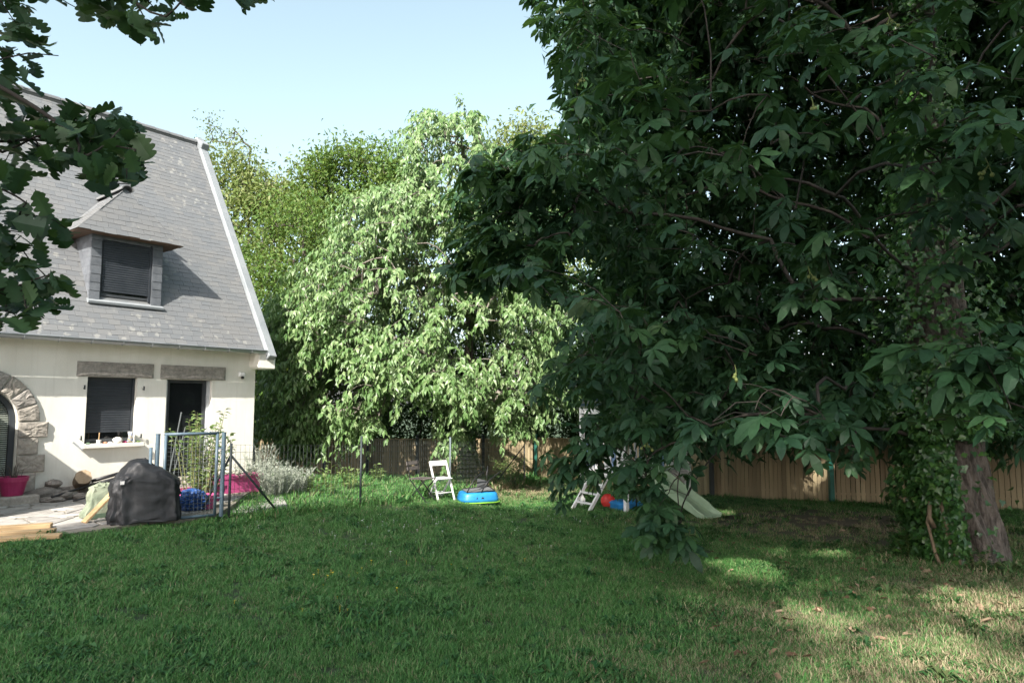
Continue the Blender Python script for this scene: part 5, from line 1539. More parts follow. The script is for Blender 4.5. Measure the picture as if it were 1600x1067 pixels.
# --- general leafy tree
def leafy_tree(name, label, base, trunk_top, trunk_r, C, Rr, ncl, per, size, mats, templates, poly=None, rmin=.45, droop=0.0, spread=.35, group=None, branch_mat='twig', bark='bark', nparts=0, tip=.006, cat='tree', spray=False, lowp=3.0, seedbump=0.0, keepfn=None):
    base = np.array([base[0], base[1], gz(*base)])
    root = thing(name, label, cat, tuple(base), 0, group)
    Pc = np.concatenate([sample_crown(int(ncl * f), np.array(c), np.array(r_), rmin, lowp) for c, r_, f in zip(C, Rr, np.array([np.prod(r_) ** .67 for r_ in Rr]) / sum(np.prod(r_) ** .67 for r_ in Rr))])
    if poly is not None:
        px, py, w = proj(Pc); Pc = Pc[in_poly(px, py, poly)]
    if keepfn is not None: Pc = Pc[keepfn(Pc)]
    hol = np.sin(Pc[:, 0] * 2.2 + 1.2 * np.sin(Pc[:, 2] * 1.3 + base[0])) * np.sin(Pc[:, 1] * 1.9) + np.sin(Pc[:, 2] * 2.5 + Pc[:, 0] * .9 + base[1]) * .8
    Pc = Pc[hol > (-.55 if not spray else -.8)]
    top = np.array(trunk_top)
    tn = [base + (top - base) * t + np.array([.12 * math.sin(t * 5 + base[0]), .1 * math.sin(t * 4), 0]) * (t > 0) for t in np.linspace(0, 1, 7)]
    nodes, par, _ = grow(np.array(tn[2:]), Pc, .2)
    rad = pipe_radius(par, 5, tip, .5, trunk_r * .5)
    link('branches', branch_mesh('branches', nodes, par, rad, 5, sag=.08, off=base), M[branch_mat], root)['kind'] = 'stuff'
    furrowed_trunk([tuple(p) for p in tn], [trunk_r * (1 - .8 * t) for t in np.linspace(0, 1, 7)], 20, 3, base, .4, .05).build('trunk', M[bark], root, smooth=True)
    n = len(Pc) * per; idx = np.repeat(np.arange(len(Pc)), per)
    c0 = np.array(C[0])
    outw = Pc - np.array([base[0], base[1], 0]); outw[:, 2] = 0; outw = unit(outw + RNG.normal(0, .4, outw.shape))
    if spray:      # leaves hang in two rows along drooping twigs
        t = np.tile(np.linspace(0, 1, per), len(Pc))
        dirs = unit(outw + np.array([0, 0, -.15]) + RNG.normal(0, .35, outw.shape))
        L = RNG.uniform(.45, .85, len(Pc))[idx] * spread / .35
        T = Pc[idx] + dirs[idx] * (t * L)[:, None] + np.stack([np.zeros(n), np.zeros(n), -droop * (t * L) ** 2 * 1.0], 1)
        T += RNG.normal(0, .045, T.shape)
        side = np.cross(dirs, np.array([0, 0, 1.0]))[idx] * np.where(np.arange(n) % 2, 1, -1)[:, None]
        fwd = dirs[idx] * .55 + side * .6 + np.array([0, 0, -1.0]) * RNG.uniform(.5, 1.5, n)[:, None] + RNG.normal(0, .2, (n, 3))
        upv = outw[idx] * .8 + np.array([0, 0, .7]) + RNG.normal(0, .35, (n, 3))
    else:
        T = Pc[idx] + RNG.normal(0, spread, (n, 3)) * np.array([1, 1, .7])
        fwd = RNG.normal(0, 1, (n, 3)) + outw[idx] * .5 + np.array([0, 0, -.5 - droop])
        upv = np.array([0, 0, 1.0]) + outw[idx] * .6 + RNG.normal(0, .5, (n, 3))
    S = RNG.uniform(.75, 1.2, n) * size
    k = np.ones(n, bool)
    if spray and keepfn is not None:
        k = ~fence_sun(T) | (RNG.random(n) < .3)
        fwd, upv, T, S = fwd[k], upv[k], T[k], S[k]
    foliage(root, base, templates, frames(fwd, upv), T, S, M[mats], nparts)
    return root
def fence_sun(q):                 # clumps that would keep the sun off the pale stretch of the rear fence
    xf = q[:, 0] + .303 * (24.2 - q[:, 1]); zf = q[:, 2] - (24.2 - q[:, 1]) / 1.225
    return (xf > -1.9) & (xf < 1.4) & (zf > -1.8) & (zf < 1.1) & (np.sin(xf * 4.0 + 1) + np.sin(zf * 5.0 + xf * 2) > -1.0)
SIMPLE = [leaf_simple(1, .44, .12, .2), leaf_simple(1, .5, .06, .32), leaf_simple(1, .38, .16, .1)]
TWO = [leaf_two()]
def ce(px, py, y): return tuple(at(px, py, y))

cherry = leafy_tree('cherry_tree', 'sunlit cherry tree with drooping pale green leaves and ivy at its foot', (-1.35, 22.0), (-1.6, 21.4, 9.2), .2,
    [(-2.7, 19.6, 3.9), (-1.5, 20.4, 7.3), (-4.3, 19.2, 2.6)], [(4.5, 3.6, 4.0), (2.6, 2.4, 3.6), (2.6, 2.4, 2.8)], 5200, 20, .185, 'cherry', SIMPLE,
    poly=[(420, 600), (405, 640), (440, 690), (480, 712), (515, 705), (520, 660), (560, 660), (560, 690), (590, 670), (610, 600), (690, 620), (700, 700), (720, 700), (740, 640), (780, 690), (830, 660), (900, 600), (900, 250), (880, 215), (800, 230), (770, 240), (752, 215), (742, 190), (725, 168), (690, 172), (636, 185), (640, 215), (655, 250), (640, 280), (600, 285), (540, 300), (520, 380), (460, 420), (430, 500)],
    rmin=.55, droop=.55, spread=.35, branch_mat='palewood', nparts=200, spray=True, tip=.006, keepfn=lambda q: ~fence_sun(q) | (RNG.random(len(q)) < .06))
# tree tops behind, beyond the fence
leafy_tree('pale_tree', 'tall yellow green tree rising behind the slate roof edge', (-10.2, 29.0), (-9.9, 29.0, 11.2), .22,
    [ce(415, 420, 29), ce(370, 300, 29), ce(470, 330, 29)], [(3.4, 2.4, 4.6), (1.9, 1.6, 1.9), (2.2, 1.8, 2.2)], 1000, 30, .23, 'paleleaf', SIMPLE, rmin=.5, spread=.38)
leafy_tree('pale_tree', 'thin wispy leader twigs of a pale tree above the roof end', (-11.4, 30.2), (-11.9, 30.2, 13.2), .12,
    [ce(350, 225, 30), ce(385, 205, 30), ce(335, 200, 30)], [(.9, .6, .8), (.35, .4, 1.2), (.35, .4, .6)], 34, 20, .13, 'paleleaf', TWO, rmin=.2, spread=.26, tip=.008)
leafy_tree('hornbeam', 'deep green hornbeam between the house corner and the cherry', (-7.9, 25.2), (-7.8, 25.2, 8.0), .2,
    [ce(455, 440, 24.6), ce(440, 540, 24.0)], [(2.5, 2.0, 3.3), (2.0, 1.6, 2.9)], 950, 34, .16, 'hornbeam', SIMPLE, rmin=.5, spread=.33)
leafy_tree('pale_tree', 'mid height tree crown filling the gap left of the cherry top', (-5.2, 28.4), (-5.4, 28.4, 9.6), .2,
    [ce(570, 330, 28), ce(535, 275, 28), ce(620, 300, 28)], [(2.9, 2.0, 3.3), (1.2, 1.1, 1.2), (1.3, 1.2, 1.2)], 700, 30, .21, 'hornbeam', SIMPLE, rmin=.5, spread=.36)
leafy_tree('pale_tree', 'light tree top showing between the cherry and the chestnut', (1.0, 27.6), (.8, 27.6, 9.8), .2,
    [ce(800, 330, 27), ce(840, 240, 27), ce(900, 420, 27)], [(2.6, 2.0, 3.4), (1.4, 1.2, 1.3), (2.6, 2.0, 2.6)], 700, 30, .21, 'paleleaf', SIMPLE, rmin=.5, spread=.36)
leafy_tree('hornbeam', 'green tree glimpsed low behind the play tower and fence', (5.2, 25.0), (5.2, 25.0, 5.2), .18,
    [ce(990, 520, 25), ce(1080, 560, 24)], [(3.0, 2.0, 2.6), (2.2, 1.8, 2.2)], 420, 40, .15, 'hedge', TWO, rmin=.4, spread=.4)

# hedge beyond the fence
hb = np.array([0.0, 26.0, gz(0, 26)])
hedge = thing('hedge', 'dark dense hedge growing along the far side of the slat fence', 'hedge', tuple(hb))
hp = [(-14.5, 24.2), (-4.6, 25.2), (1.6, 25.9), (6.2, 18.9), (8.2, 17.3), (11.2, 15.9), (17.5, 13.6)]
Pl = []
for i in range(len(hp) - 1):
    a0, b0 = np.array(hp[i]), np.array(hp[i + 1]); L = np.linalg.norm(b0 - a0); nn_ = np.array([-(b0 - a0)[1], (b0 - a0)[0]]) / L
    k = int(L * (190 if i < 3 else 120)); t = RNG.random(k); z = RNG.random(k) ** .8; off = RNG.uniform(-.2, 1.5, k)
    p = a0 + (b0 - a0) * t[:, None] + nn_ * off[:, None]
    hh = (5.4 if i < 2 else 2.7 if i >= 3 else 4.6) + .35 * np.sin(t * L * 1.7 + i) + .25 * np.sin(t * L * 4.1)
    Pl.append(np.stack([p[:, 0], p[:, 1], ground_z(p[:, 0], p[:, 1]) + .1 + z * hh], 1))
Pl = np.concatenate(Pl); per = 26; n = len(Pl) * per; idx = np.repeat(np.arange(len(Pl)), per)
T = Pl[idx] + RNG.normal(0, .2, (n, 3))
foliage(hedge, hb, TWO, frames(RNG.normal(0, 1, (n, 3)) + np.array([0, 0, -.4]), np.array([0, 0, 1.0]) + RNG.normal(0, .6, (n, 3))), T, RNG.uniform(.10, .19, n), M['hedge'])
m = MB()
for i in range(len(hp) - 1):
    a0, b0 = np.array(hp[i]), np.array(hp[i + 1]); L = np.linalg.norm(b0 - a0)
    for k in range(int(L / .55)):
        p = a0 + (b0 - a0) * ((k + rr.random()) / (L / .55)); g = gz(*p)
        q = p + np.array([rr.uniform(-.2, .2), rr.uniform(0, .5)])
        m.tube([(p[0] - hb[0], p[1] + .5 - hb[1], g - .1 - hb[2]), (q[0] - hb[0], q[1] + .5 - hb[1], g + 1.2 - hb[2]), (q[0] + rr.uniform(-.3, .3) - hb[0], q[1] + .6 - hb[1], g + 2.6 - hb[2])], [.04, .03, .012], 5)
m.build('stems', M['twig'], hedge)
# ivy round the foot of the cherry
ci = np.array([-1.35, 22.0, gz(-1.35, 22.0)])
civ = thing('ivy', 'dark ivy mantle around the cherry trunk by the wire fence', 'ivy', tuple(ci))
n = 2600; h = RNG.uniform(0, 3.4, n); ang = RNG.uniform(0, 6.28, n); rd = .22 + .24 * RNG.random(n) * (.5 + .5 * np.sin(h * 4 + ang * 2)) + .1 * (h < .6)
T = np.stack([ci[0] + np.cos(ang) * rd - .03 * h, ci[1] + np.sin(ang) * rd - .05 * h, ci[2] + h], 1); outw = np.stack([np.cos(ang), np.sin(ang), np.zeros(n)], 1)
foliage(civ, ci, IVY, frames(np.array([0, 0, -1.0]) + RNG.normal(0, .5, (n, 3)), outw + np.array([0, 0, .4]) + RNG.normal(0, .3, (n, 3))), T, RNG.uniform(.07, .12, n), M['ivy'])

# --- oak whose boughs hang into the upper left of the view; the rest of its crown stands over and behind the camera
OB = np.array([-7.2, -3.4, 0.0]); OB[2] = gz(OB[0], OB[1])
oak = thing('oak_tree', 'oak with dark lobed leaves hanging into the upper left corner', 'tree', tuple(OB))
opolys = [[(-420, -200), (62, -200), (40, 8), (72, 55), (96, 88), (62, 130), (84, 205), (100, 255), (52, 300), (-420, 300)],
          [(60, 150), (110, 165), (170, 172), (222, 190), (228, 285), (165, 300), (120, 262), (70, 240)],
          [(-420, 305), (60, 315), (140, 338), (128, 362), (82, 395), (62, 420), (112, 446), (104, 488), (40, 508), (-420, 505)],
          [(88, -160), (400, -160), (392, 6), (300, 12), (272, 50), (205, 62), (150, 22), (95, 10)]]
oc = []
for pl, k in zip(opolys, (150, 32, 88, 56)):
    xs = [p[0] for p in pl]; ys = [p[1] for p in pl]; got = 0
    while got < k:
        x, y = RNG.uniform(max(min(xs), -330), max(xs)), RNG.uniform(min(ys), max(ys))
        if in_poly(np.array([x]), np.array([y]), pl)[0]:
            oc.append(at(x, y, RNG.uniform(2.7, 3.7))); got += 1
oc = np.array(oc)
# shade crown: clumps whose shadows cover the near lawn and the chestnut
def shade_clumps(S, n, hmin, hmax):
    xs = [p[0] for p in S]; ys = [p[1] for p in S]; out = []
    while len(out) < n:
        x, y = RNG.uniform(min(xs), max(xs)), RNG.uniform(min(ys), max(ys))
        if in_poly(np.array([x]), np.array([y]), S)[0]:
            h_ = RNG.uniform(hmin, hmax); out.append((x + SHX * h_, y + SHY * h_, h_))
    out = np.array(out); return out[~in_gaps(out, .18)]
SA = [(-9.5, -1), (-7.4, 4.2), (-6.05, 7.9), (-5.2, 8.65), (-4.2, 9.6), (-2.9, 11.3), (-1.4, 12.6), (.2, 13.0), (.8, 12.0), (1.4, -3), (-9.5, -3)]
SB = [(.6, -3), (.6, 12.0), (2.2, 13.4), (3.6, 15.0), (6.5, 20), (17, 21), (17, -3)]
oshade = shade_clumps(SA, 1350, 17.0, 23.0)
px, py, w = proj(oshade); vis_ = ((oshade - CAMP) @ FW > 0) & (px > -60) & (px < 1660) & (py > -40) & (py < 1100)
oshade = oshade[~vis_]
ot = [OB + np.array([0, 0, -.2]), OB + np.array([.1, .1, 1.5]), OB + np.array([.3, .1, 3.2]), OB + np.array([.9, .3, 5.2]), OB + np.array([1.2, .6, 6.2])]
obough = np.array([OB + np.array([.8 + t * 2.6, .6 + t * 4.6, 4.6 + .9 * math.sin(t * 2.4)]) for t in np.linspace(.15, 1, 7)])
nodes, par, _ = grow(np.array(ot[1:]), np.concatenate([obough, oc]), .22)
rad = pipe_radius(par, 4, .0022, .5, .16)
px, py, w = proj(nodes)
rad = np.where((px > -150) & (px < 500) & (w > .5), np.minimum(rad, .011), rad)
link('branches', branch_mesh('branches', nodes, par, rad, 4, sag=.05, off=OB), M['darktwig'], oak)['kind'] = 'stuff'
furrowed_trunk([tuple(p) for p in ot], [.42, .34, .28, .2, .06], 40, 5, OB, .2, .05).build('trunk', M['bark'], oak, smooth=True)
OAK = [leaf_oak(rr) for k in range(6)]
per = 7; idx = np.repeat(np.arange(len(oc)), per); n = len(idx)
T = oc[idx] + RNG.normal(0, .075, (n, 3))
fwd = RNG.normal(0, 1, (n, 3)) + np.array([.5, 0, -.35]); upv = np.array([0, -.35, 1.0]) + RNG.normal(0, .45, (n, 3))
px, py, w = proj(T + unit(fwd) * .07)
inside = np.zeros(n, bool)
for pl in opolys: inside |= in_poly(px, py, pl)
inside |= (px < 0) | (py < 0)
foliage(oak, OB, OAK, frames(fwd[inside], upv[inside]), T[inside], RNG.uniform(.085, .135, inside.sum()), M['oak'], 300)
def shade_leaves(root, base, Pc, per, size, spread, mat):
    n = len(Pc) * per; idx = np.repeat(np.arange(len(Pc)), per)
    T = Pc[idx] + RNG.normal(0, spread, (n, 3))
    T = T[~in_gaps(T, -.02)]; n = len(T)
    px, py, w = proj(T); v = ((T - CAMP) @ FW > 0) & (px > -30) & (px < 1630) & (py > -20) & (py < 1100)
    T = T[~v]; n = len(T)
    foliage(root, base, TWO, frames(RNG.normal(0, 1, (n, 3)), np.array([0, 0, 1.0]) + RNG.normal(0, .7, (n, 3))), T, RNG.uniform(.7, 1.2, n) * size, M[mat], 0, stuff_name='upper_foliage')
# tall trees well behind the camera that throw the shade over the near lawn and the chestnut
lshade = shade_clumps(SB, 1900, 17.0, 23.0)
for bx, by, cl_, lab in ((-11.0, -20.0, oshade, 'tall leafy lime behind the photographer on the side of the house'), (.8, -18.0, lshade, 'tall leafy lime behind the photographer on the side of the chestnut')):
    LB = np.array([bx, by, gz(bx, by)])
    lime = thing('lime_tree', lab, 'tree', tuple(LB))
    lt = [LB + np.array([0, 0, z]) for z in (-.2, 3, 6, 9, 12, 15, 18)]
    nodes, par, _ = grow(np.array(lt[3:]), cl_, .2); rad = pipe_radius(par, 4, .007, .5, .2)
    link('branches', branch_mesh('branches', nodes, par, rad, 4, off=LB), M['twig'], lime)['kind'] = 'stuff'
    furrowed_trunk([tuple(p) for p in lt], [.5, .42, .38, .34, .28, .2, .1], 30, 6, LB, .2, .05).build('trunk', M['bark'], lime, smooth=True)
    shade_leaves(lime, LB, cl_, 38, .32, .42, 'hedge')

# ------------------------------------------------------------------ small plants
def sprig_plant(name, label, base, n_st, height, spread, leaf, per, mat, cat='plant', group=None, lean=.5, seed=1, templates=None, stemmat='petiole', narrow=1.0):
    r_ = random.Random(seed); base = np.array([base[0], base[1], gz(base[0], base[1]) if len(base) < 3 else base[2]])
    root = thing(name, label, cat, tuple(base), 0, group)
    m = MB(); Ts, Fw = [], []
    for k in range(n_st):
        a = r_.uniform(0, 6.28); d = spread * math.sqrt(r_.random()); p0 = np.array([math.cos(a) * d * .4, math.sin(a) * d * .4, 0]); hh = height * r_.uniform(.55, 1.05)
        tip_ = np.array([math.cos(a) * d + r_.uniform(-.1, .1) * spread, math.sin(a) * d, hh]); mid = (p0 + tip_) / 2 + np.array([0, 0, hh * .12])
        m.tube([p0, mid, tip_], [.005 * height + .001, .004 * height + .001, .001], 4, False)
        for j in range(per):
            t = .15 + .85 * (j + r_.random()) / per
            p = p0 * (1 - t) ** 2 + 2 * t * (1 - t) * mid + tip_ * t * t
            Ts.append(p + base); b = r_.uniform(0, 6.28); Fw.append((math.cos(b), math.sin(b), r_.uniform(-.3, .5) + lean))
    m.build('stems', M[stemmat], root)
    Ts = np.array(Ts); Fw = np.array(Fw); n = len(Ts)
    foliage(root, base, templates or SIMPLE, frames(Fw, np.array([0, 0, 1.0]) + RNG.normal(0, .4, (n, 3))), Ts, RNG.uniform(.7, 1.25, n) * leaf, M[mat])
    return root
g1 = lp3(312, 790, 10.95)
sprig_plant('shrub', 'airy light green shrub growing behind the garden gate', (g1[0], g1[1], g1[2] + .05), 34, 1.45, .52, .10, 26, 'shrub', 'shrub', lean=.15, seed=4)
NARROW = [leaf_simple(1, .16, .05, .1)]
for i, (q, hgt, spd, nst, lab) in enumerate((((432, 768, 12.6), .62, .42, 90, 'silvery lavender bush nearest the house corner'), ((462, 770, 13.2), .5, .4, 70, 'smaller silvery lavender bush right of the brace'), ((405, 745, 13.4), .8, .35, 50, 'pale straggly bush at the wall corner above the planter'))):
    p = lp3(*q); sprig_plant('lavender', lab, (p[0], p[1], p[2] - .03), nst, hgt, spd, .085, 22, 'lavender', 'lavender', 'silvery bushes at the house corner', .9, 10 + i, NARROW, 'lavender')
p = lp3(380, 752, 12.5); sprig_plant('herb', 'small dry herb growing in the long pink planter', (p[0], p[1], p[2] + .26), 20, .25, .3, .06, 10, 'lavender', 'plant', None, .6, 20)
p = lp3(312, 800, 11.2); sprig_plant('herb', 'leafy herbs spilling from the low pink planter', (p[0], p[1], p[2] + .2), 24, .35, .3, .07, 12, 'shrub', 'plant', None, .4, 21)
for i, (q, hgt, lab) in enumerate((((515, 775, 13.4), .75, 'tall upright weed before the shaded fence left of the thin post'), ((490, 775, 13.2), .45, 'short bushy weed left of the tall upright weed'), ((590, 750, 16.5), .45, 'wild clump beside the wire netting'), ((545, 765, 14.6), .5, 'leafy weed close to the thin dark post'))):
    p = lp3(*q); sprig_plant('weed', lab, (p[0], p[1]), 9 if i else 5, hgt, .22, .11, 12, 'shrub', 'weed', 'weeds along the wire fence', .4, 30 + i)
for i, (q, hgt, spd, lab) in enumerate((((800, 745, 22.6), .8, .7, 'low leafy bush at the fence foot left of the green post'), ((735, 752, 21.2), 1.0, .35, 'pale green climber sprawling at the cherry foot'), ((930, 748, 19.5), .8, .8, 'green bush behind the play tower ladder'), ((1415, 835, 8.9), .35, .2, 'ivy seedling tuft left of the chestnut trunk'))):
    p = on(*q); sprig_plant('bush', lab, (p[0], p[1]), 46, hgt, spd, .11 if i < 3 else .08, 16, 'shrub' if i < 2 else 'ivy', 'bush', None, .3, 40 + i)
p = on(1530, 880, 8.05); sprig_plant('weed', 'small ivy sprout at the foot of the bare trunk', (p[0], p[1]), 8, .3, .18, .08, 8, 'ivy', 'weed', None, .3, 50)

# ------------------------------------------------------------------ grass (stuff, instanced)
def tuft(nb, rad_, hmin, hmax, wid, seed, kind='grass'):
    r_ = random.Random(seed); V, F, rn, tn = [], [], [], []
    for k in range(nb):
        a = r_.uniform(0, 6.28); d = rad_ * math.sqrt(r_.random()); x, y = d * math.cos(a), d * math.sin(a)
        h = r_.uniform(hmin, hmax); b = r_.uniform(0, 6.28); ln = h * r_.uniform(.4, 1.7); dx, dy = math.cos(b), math.sin(b); wx, wy = -dy * wid / 2, dx * wid / 2
        o = len(V)
        if kind == 'grass':
            V += [(x - wx, y - wy, -.01), (x + wx, y + wy, -.01), (x + dx * ln * .4 - wx * .8, y + dy * ln * .4 - wy * .8, h * .6), (x + dx * ln * .4 + wx * .8, y + dy * ln * .4 + wy * .8, h * .6), (x + dx * ln, y + dy * ln, h)]
            F += [(o, o + 1, o + 3), (o, o + 3, o + 2), (o + 2, o + 3, o + 4)]
        else:          # broad rosette leaf
            L = hmax * r_.uniform(.6, 1.1); w_ = L * .2
            V += [(x * .3, y * .3, .0), (x * .3 + dx * L * .55 - dy * w_, y * .3 + dy * L * .55 + dx * w_, h * .7), (x * .3 + dx * L * .55 + dy * w_, y * .3 + dy * L * .55 - dx * w_, h * .7), (x * .3 + dx * L, y * .3 + dy * L, h * .45), (x * .3 + dx * L * .5, y * .3 + dy * L * .5, h * .6)]
            F += [(o, o + 2, o + 4), (o, o + 4, o + 1), (o + 4, o + 3, o + 1), (o + 4, o + 2, o + 3)]
        rn += [r_.random()] * 5; tn += [r_.random()] * 5
    return np_mesh('tuft', np.array(V), np.array(F), rn, {'turn': tn})
gcol = bpy.data.collections.new('grass_tufts')
NT = 8
for k in range(NT):
    if k < 5: me = tuft(38, .075, .012, .046, .0055, 60 + k); mt = 'grass'
    elif k == 5: me = tuft(26, .06, .02, .075, .0045, 65); mt = 'grass'
    elif k == 6: me = tuft(9, .03, .02, .09, .01, 66, 'weed'); mt = 'weed'
    else: me = tuft(14, .08, .012, .045, .01, 67, 'weed'); mt = 'weed'
    me.materials.append(M[mt]); o = bpy.data.objects.new('tuft_%d' % k, me); gcol.objects.link(o)
pts = []
def band(y0, y1, dens, wf=1.0):
    n = int(dens * .95 * wf * (y1 ** 2 - y0 ** 2))
    y = np.sqrt(RNG.uniform(y0 ** 2, y1 ** 2, n)); x = RNG.uniform(-.92, .95, n) * y * wf
    return np.stack([x, y], 1)
for b in ((2.8, 5.5, 420), (5.5, 8, 270), (8, 12, 140), (12, 17, 70), (17, 25.5, 36)): pts.append(band(*b))
GP = np.concatenate(pts)
uv_u = (GP - HC[:2]) @ HU[:2]; uv_v = (GP - HC[:2]) @ HV[:2]
ok = ~in_poly(uv_u, uv_v, [(a * 1.0, b) for a, b in ter_uv]) & ~((uv_v > -.1) & (uv_u < .1))
def fence_side(x, y):           # inside the garden
    return ~((x > .7) & (y > np.interp(x, [p[0] for p in RF], [p[1] for p in RF]) - .05)) & ~((x <= .8) & (y > 24.3))
ok &= fence_side(GP[:, 0], GP[:, 1]) & ~(np.hypot(GP[:, 0] - CB[0], GP[:, 1] - CB[1]) < .5)
GP = GP[ok]
dry = dryness(GP[:, 0], GP[:, 1])
keep = RNG.random(len(GP)) > .62 * np.clip(dry - .35, 0, 1)
# bare leaf litter below the chestnut
keep &= ~((np.exp(-(((GP[:, 0] - 6.2) / 3.0) ** 2 + ((GP[:, 1] - 12) / 2.6) ** 2)) > .45) & (RNG.random(len(GP)) < .72))
GP = GP[keep]; dry = dry[keep]; n = len(GP)
dry = np.clip(dry + RNG.normal(0, .12, n), 0, 1)
gi = RNG.integers(0, 5, n)
patch = np.sin(GP[:, 0] * 2.3 + 1) * np.sin(GP[:, 1] * 1.9 - .6) + .5 * np.sin(GP[:, 0] * 5.1 + GP[:, 1] * 3.7)
gi = np.where((patch > .4) & (RNG.random(n) < .45), 7, gi)
gi = np.where(RNG.random(n) < .06, 5, gi); gi = np.where(RNG.random(n) < .012, 6, gi)
scl = RNG.uniform(.7, 1.3, n) * np.interp(GP[:, 1], [3, 8, 14, 24], [.95, 1.15, 1.5, 2.1]) * (1 + .25 * patch.clip(-1, 1))
# long grass along and beyond the wire fence, and at the feet of walls and fences
nx_ = np.interp(GP[:, 1], [p[1] for p in npost], [p[0] for p in npost])
unm = (GP[:, 1] > 10.2) & (GP[:, 0] < nx_ + .1) & (GP[:, 1] < 24)
scl = np.where(unm, scl * RNG.uniform(1.0, 2.1, n), scl); gi = np.where(unm & (gi > 5), 1, gi)
strip = (GP[:, 1] > 9.5) & (np.abs(GP[:, 0] - nx_ - .05) < .2); scl = np.where(strip, scl * 1.5, scl)
nearf = (GP[:, 0] > .9) & (np.interp(GP[:, 0], [p[0] for p in RF], [p[1] for p in RF]) - GP[:, 1] < .35); scl = np.where(nearf, scl * 1.6, scl)
nt_ = np.hypot(GP[:, 0] - CB[0], GP[:, 1] - CB[1]); scl = np.where(nt_ < .95, scl * 1.7, scl)
gm = bpy.data.meshes.new('grass_points'); gm.vertices.add(n)
gm.vertices.foreach_set('co', np.stack([GP[:, 0], GP[:, 1], ground_z(GP[:, 0], GP[:, 1])], 1).astype(np.float32).ravel())
for nm, ty, val in (('dry', 'FLOAT', dry), ('scl', 'FLOAT', scl), ('spin', 'FLOAT', RNG.uniform(0, 6.28, n)), ('kind_index', 'INT', gi)):
    a = gm.attributes.new(nm, ty, 'POINT'); a.data.foreach_set('value', np.asarray(val, np.float32 if ty == 'FLOAT' else np.int32))
gm.update()
def instancer(name, mesh, coll):
    o = link(name, mesh); tag(o, kind='stuff')
    ng = bpy.data.node_groups.new(name, 'GeometryNodeTree')
    ng.interface.new_socket('Geometry', in_out='INPUT', socket_type='NodeSocketGeometry'); ng.interface.new_socket('Geometry', in_out='OUTPUT', socket_type='NodeSocketGeometry')
    N = ng.nodes; Lk = ng.links
    gi_, go = N.new('NodeGroupInput'), N.new('NodeGroupOutput')
    ip = N.new('GeometryNodeInstanceOnPoints'); ci_ = N.new('GeometryNodeCollectionInfo')
    ci_.inputs['Collection'].default_value = coll; ci_.inputs['Separate Children'].default_value = True; ci_.inputs['Reset Children'].default_value = True
    ip.inputs['Pick Instance'].default_value = True
    def na(nm, ty):
        a = N.new('GeometryNodeInputNamedAttribute'); a.data_type = ty; a.inputs['Name'].default_value = nm
        return a.outputs['Attribute']
    cx = N.new('ShaderNodeCombineXYZ'); Lk.new(na('spin', 'FLOAT'), cx.inputs[2])
    e2r = N.new('FunctionNodeEulerToRotation'); Lk.new(cx.outputs[0], e2r.inputs[0])
    Lk.new(gi_.outputs[0], ip.inputs['Points']); Lk.new(ci_.outputs[0], ip.inputs['Instance'])
    Lk.new(na('kind_index', 'INT'), ip.inputs['Instance Index']); Lk.new(e2r.outputs[0], ip.inputs['Rotation']); Lk.new(na('scl', 'FLOAT'), ip.inputs['Scale'])
    Lk.new(ip.outputs[0], go.inputs[0])
    md = o.modifiers.new('grow', 'NODES'); md.node_group = ng
    return o
instancer('grass', gm, gcol)

# daisies and buttercups in the grass
def flowers(name, pos, size, mat, lift):
    m = MB()
    for (x, y) in pos:
        z = gz(x, y) + lift * rr.uniform(.7, 1.2); s = size * rr.uniform(.7, 1.2); tx, ty = rr.uniform(-.3, .3), rr.uniform(-.5, .1)
        V = [(x, y, z + .002)]
        for k in range(8):
            a = k * math.pi / 4; dx, dy = math.cos(a) * s, math.sin(a) * s; V.append((x + dx, y + dy, z + dx * tx + dy * ty))
        m.add(V, [(0, 1 + k, 1 + (k + 1) % 8) for k in range(8)])
        m.tube([(x, y, z - lift), (x, y, z)], .0015, 3, False)
    m.build(name, M[mat])['kind'] = 'stuff'
dp = []
for (cx, cy, sx, sy, k) in ((600, 815, 60, 12, 30), (560, 855, 60, 20, 8), (770, 815, 60, 14, 26), (850, 800, 40, 14, 26), (900, 825, 40, 15, 12), (800, 850, 70, 14, 10), (870, 780, 16, 5, 16), (660, 835, 80, 20, 14), (440, 825, 60, 8, 10)):
    for _ in range(k):
        g = ground_at(rr.gauss(cx, sx), rr.gauss(cy, sy))
        if g is not None: dp.append((g[0], g[1]))
flowers('daisies', dp, .013, 'petal', .055)
bp = []
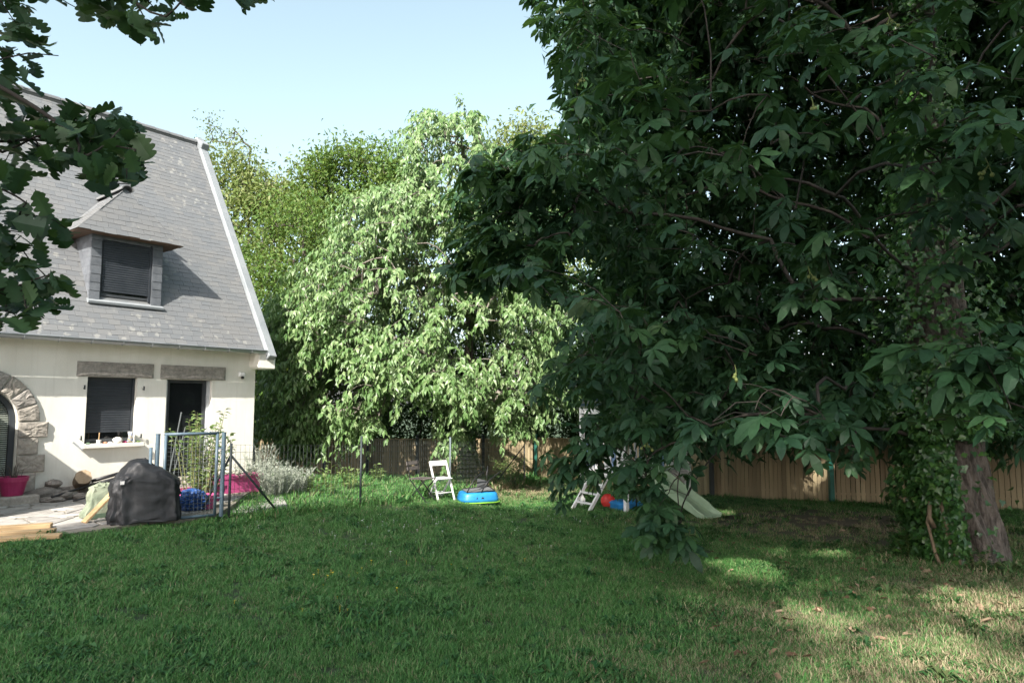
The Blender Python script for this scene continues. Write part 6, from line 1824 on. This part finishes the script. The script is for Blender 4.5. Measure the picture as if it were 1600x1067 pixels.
for (cx, cy) in ((490, 908), (497, 900), (512, 906), (517, 901), (505, 921), (520, 902), (545, 905), (558, 902), (565, 895), (527, 940), (531, 960), (563, 967), (543, 962), (472, 961), (635, 885), (705, 888), (773, 900), (790, 907), (730, 895), (366, 947), (820, 880), (620, 930), (580, 885)):
    g = ground_at(cx, cy); bp.append((g[0], g[1]))
flowers('buttercups', bp, .013, 'yellow', .06)
# fallen chestnut leaves
lm = []
for k in range(5):
    r_ = random.Random(80 + k); V = []; pr = [(-.5, 0), (-.25, .22), (.1, .30), (.35, .18), (.5, 0), (.35, -.18), (.1, -.30), (-.25, -.22)]
    for x, y in pr: V.append((x, y * r_.uniform(.6, 1.1), .10 * abs(y) * 4 * r_.uniform(.3, 1.3) + r_.uniform(0, .12)))
    V.append((0, 0, 0)); me = np_mesh('fallen_leaf', np.array(V), np.array([(8, i, (i + 1) % 8) for i in range(8)])); me.materials.append(M['deadleaf']); lm.append(me)
fx = []
for (cx, cy, sx, sy, k) in ((1190, 880, 60, 30, 8), (1250, 930, 90, 40, 22), (1350, 900, 80, 35, 24), (1480, 915, 60, 30, 26), (1540, 890, 40, 20, 12), (1130, 850, 20, 10, 5), (1210, 1010, 80, 30, 8), (1400, 960, 60, 30, 10), (1300, 850, 60, 20, 8), (1110, 960, 50, 40, 4)):
    for _ in range(k): fx.append((rr.gauss(cx, sx), rr.gauss(cy, sy)))
fx += [(1112, 988), (1236, 973), (1208, 1027), (1152, 1028), (1130, 842), (1128, 848), (1583, 975), (1360, 957), (1325, 882)]
for i, (cx, cy) in enumerate(fx):
    g = ground_at(cx, cy) if cy > 700 else None
    if g is None or cy < 815: continue
    o = bpy.data.objects.new('fallen_leaf', lm[i % 5]); COL.objects.link(o)
    s = rr.uniform(.05, .11); o.location = (g[0], g[1], gz(g[0], g[1]) + .024); o.scale = (s, s, s); o.rotation_euler = (rr.uniform(-.5, .5), rr.uniform(-.5, .5), rr.uniform(0, 6.28))
    tag(o, 'curled brown dead leaf lying on the grass below the chestnut', 'leaf', 'dead leaves scattered below the chestnut')
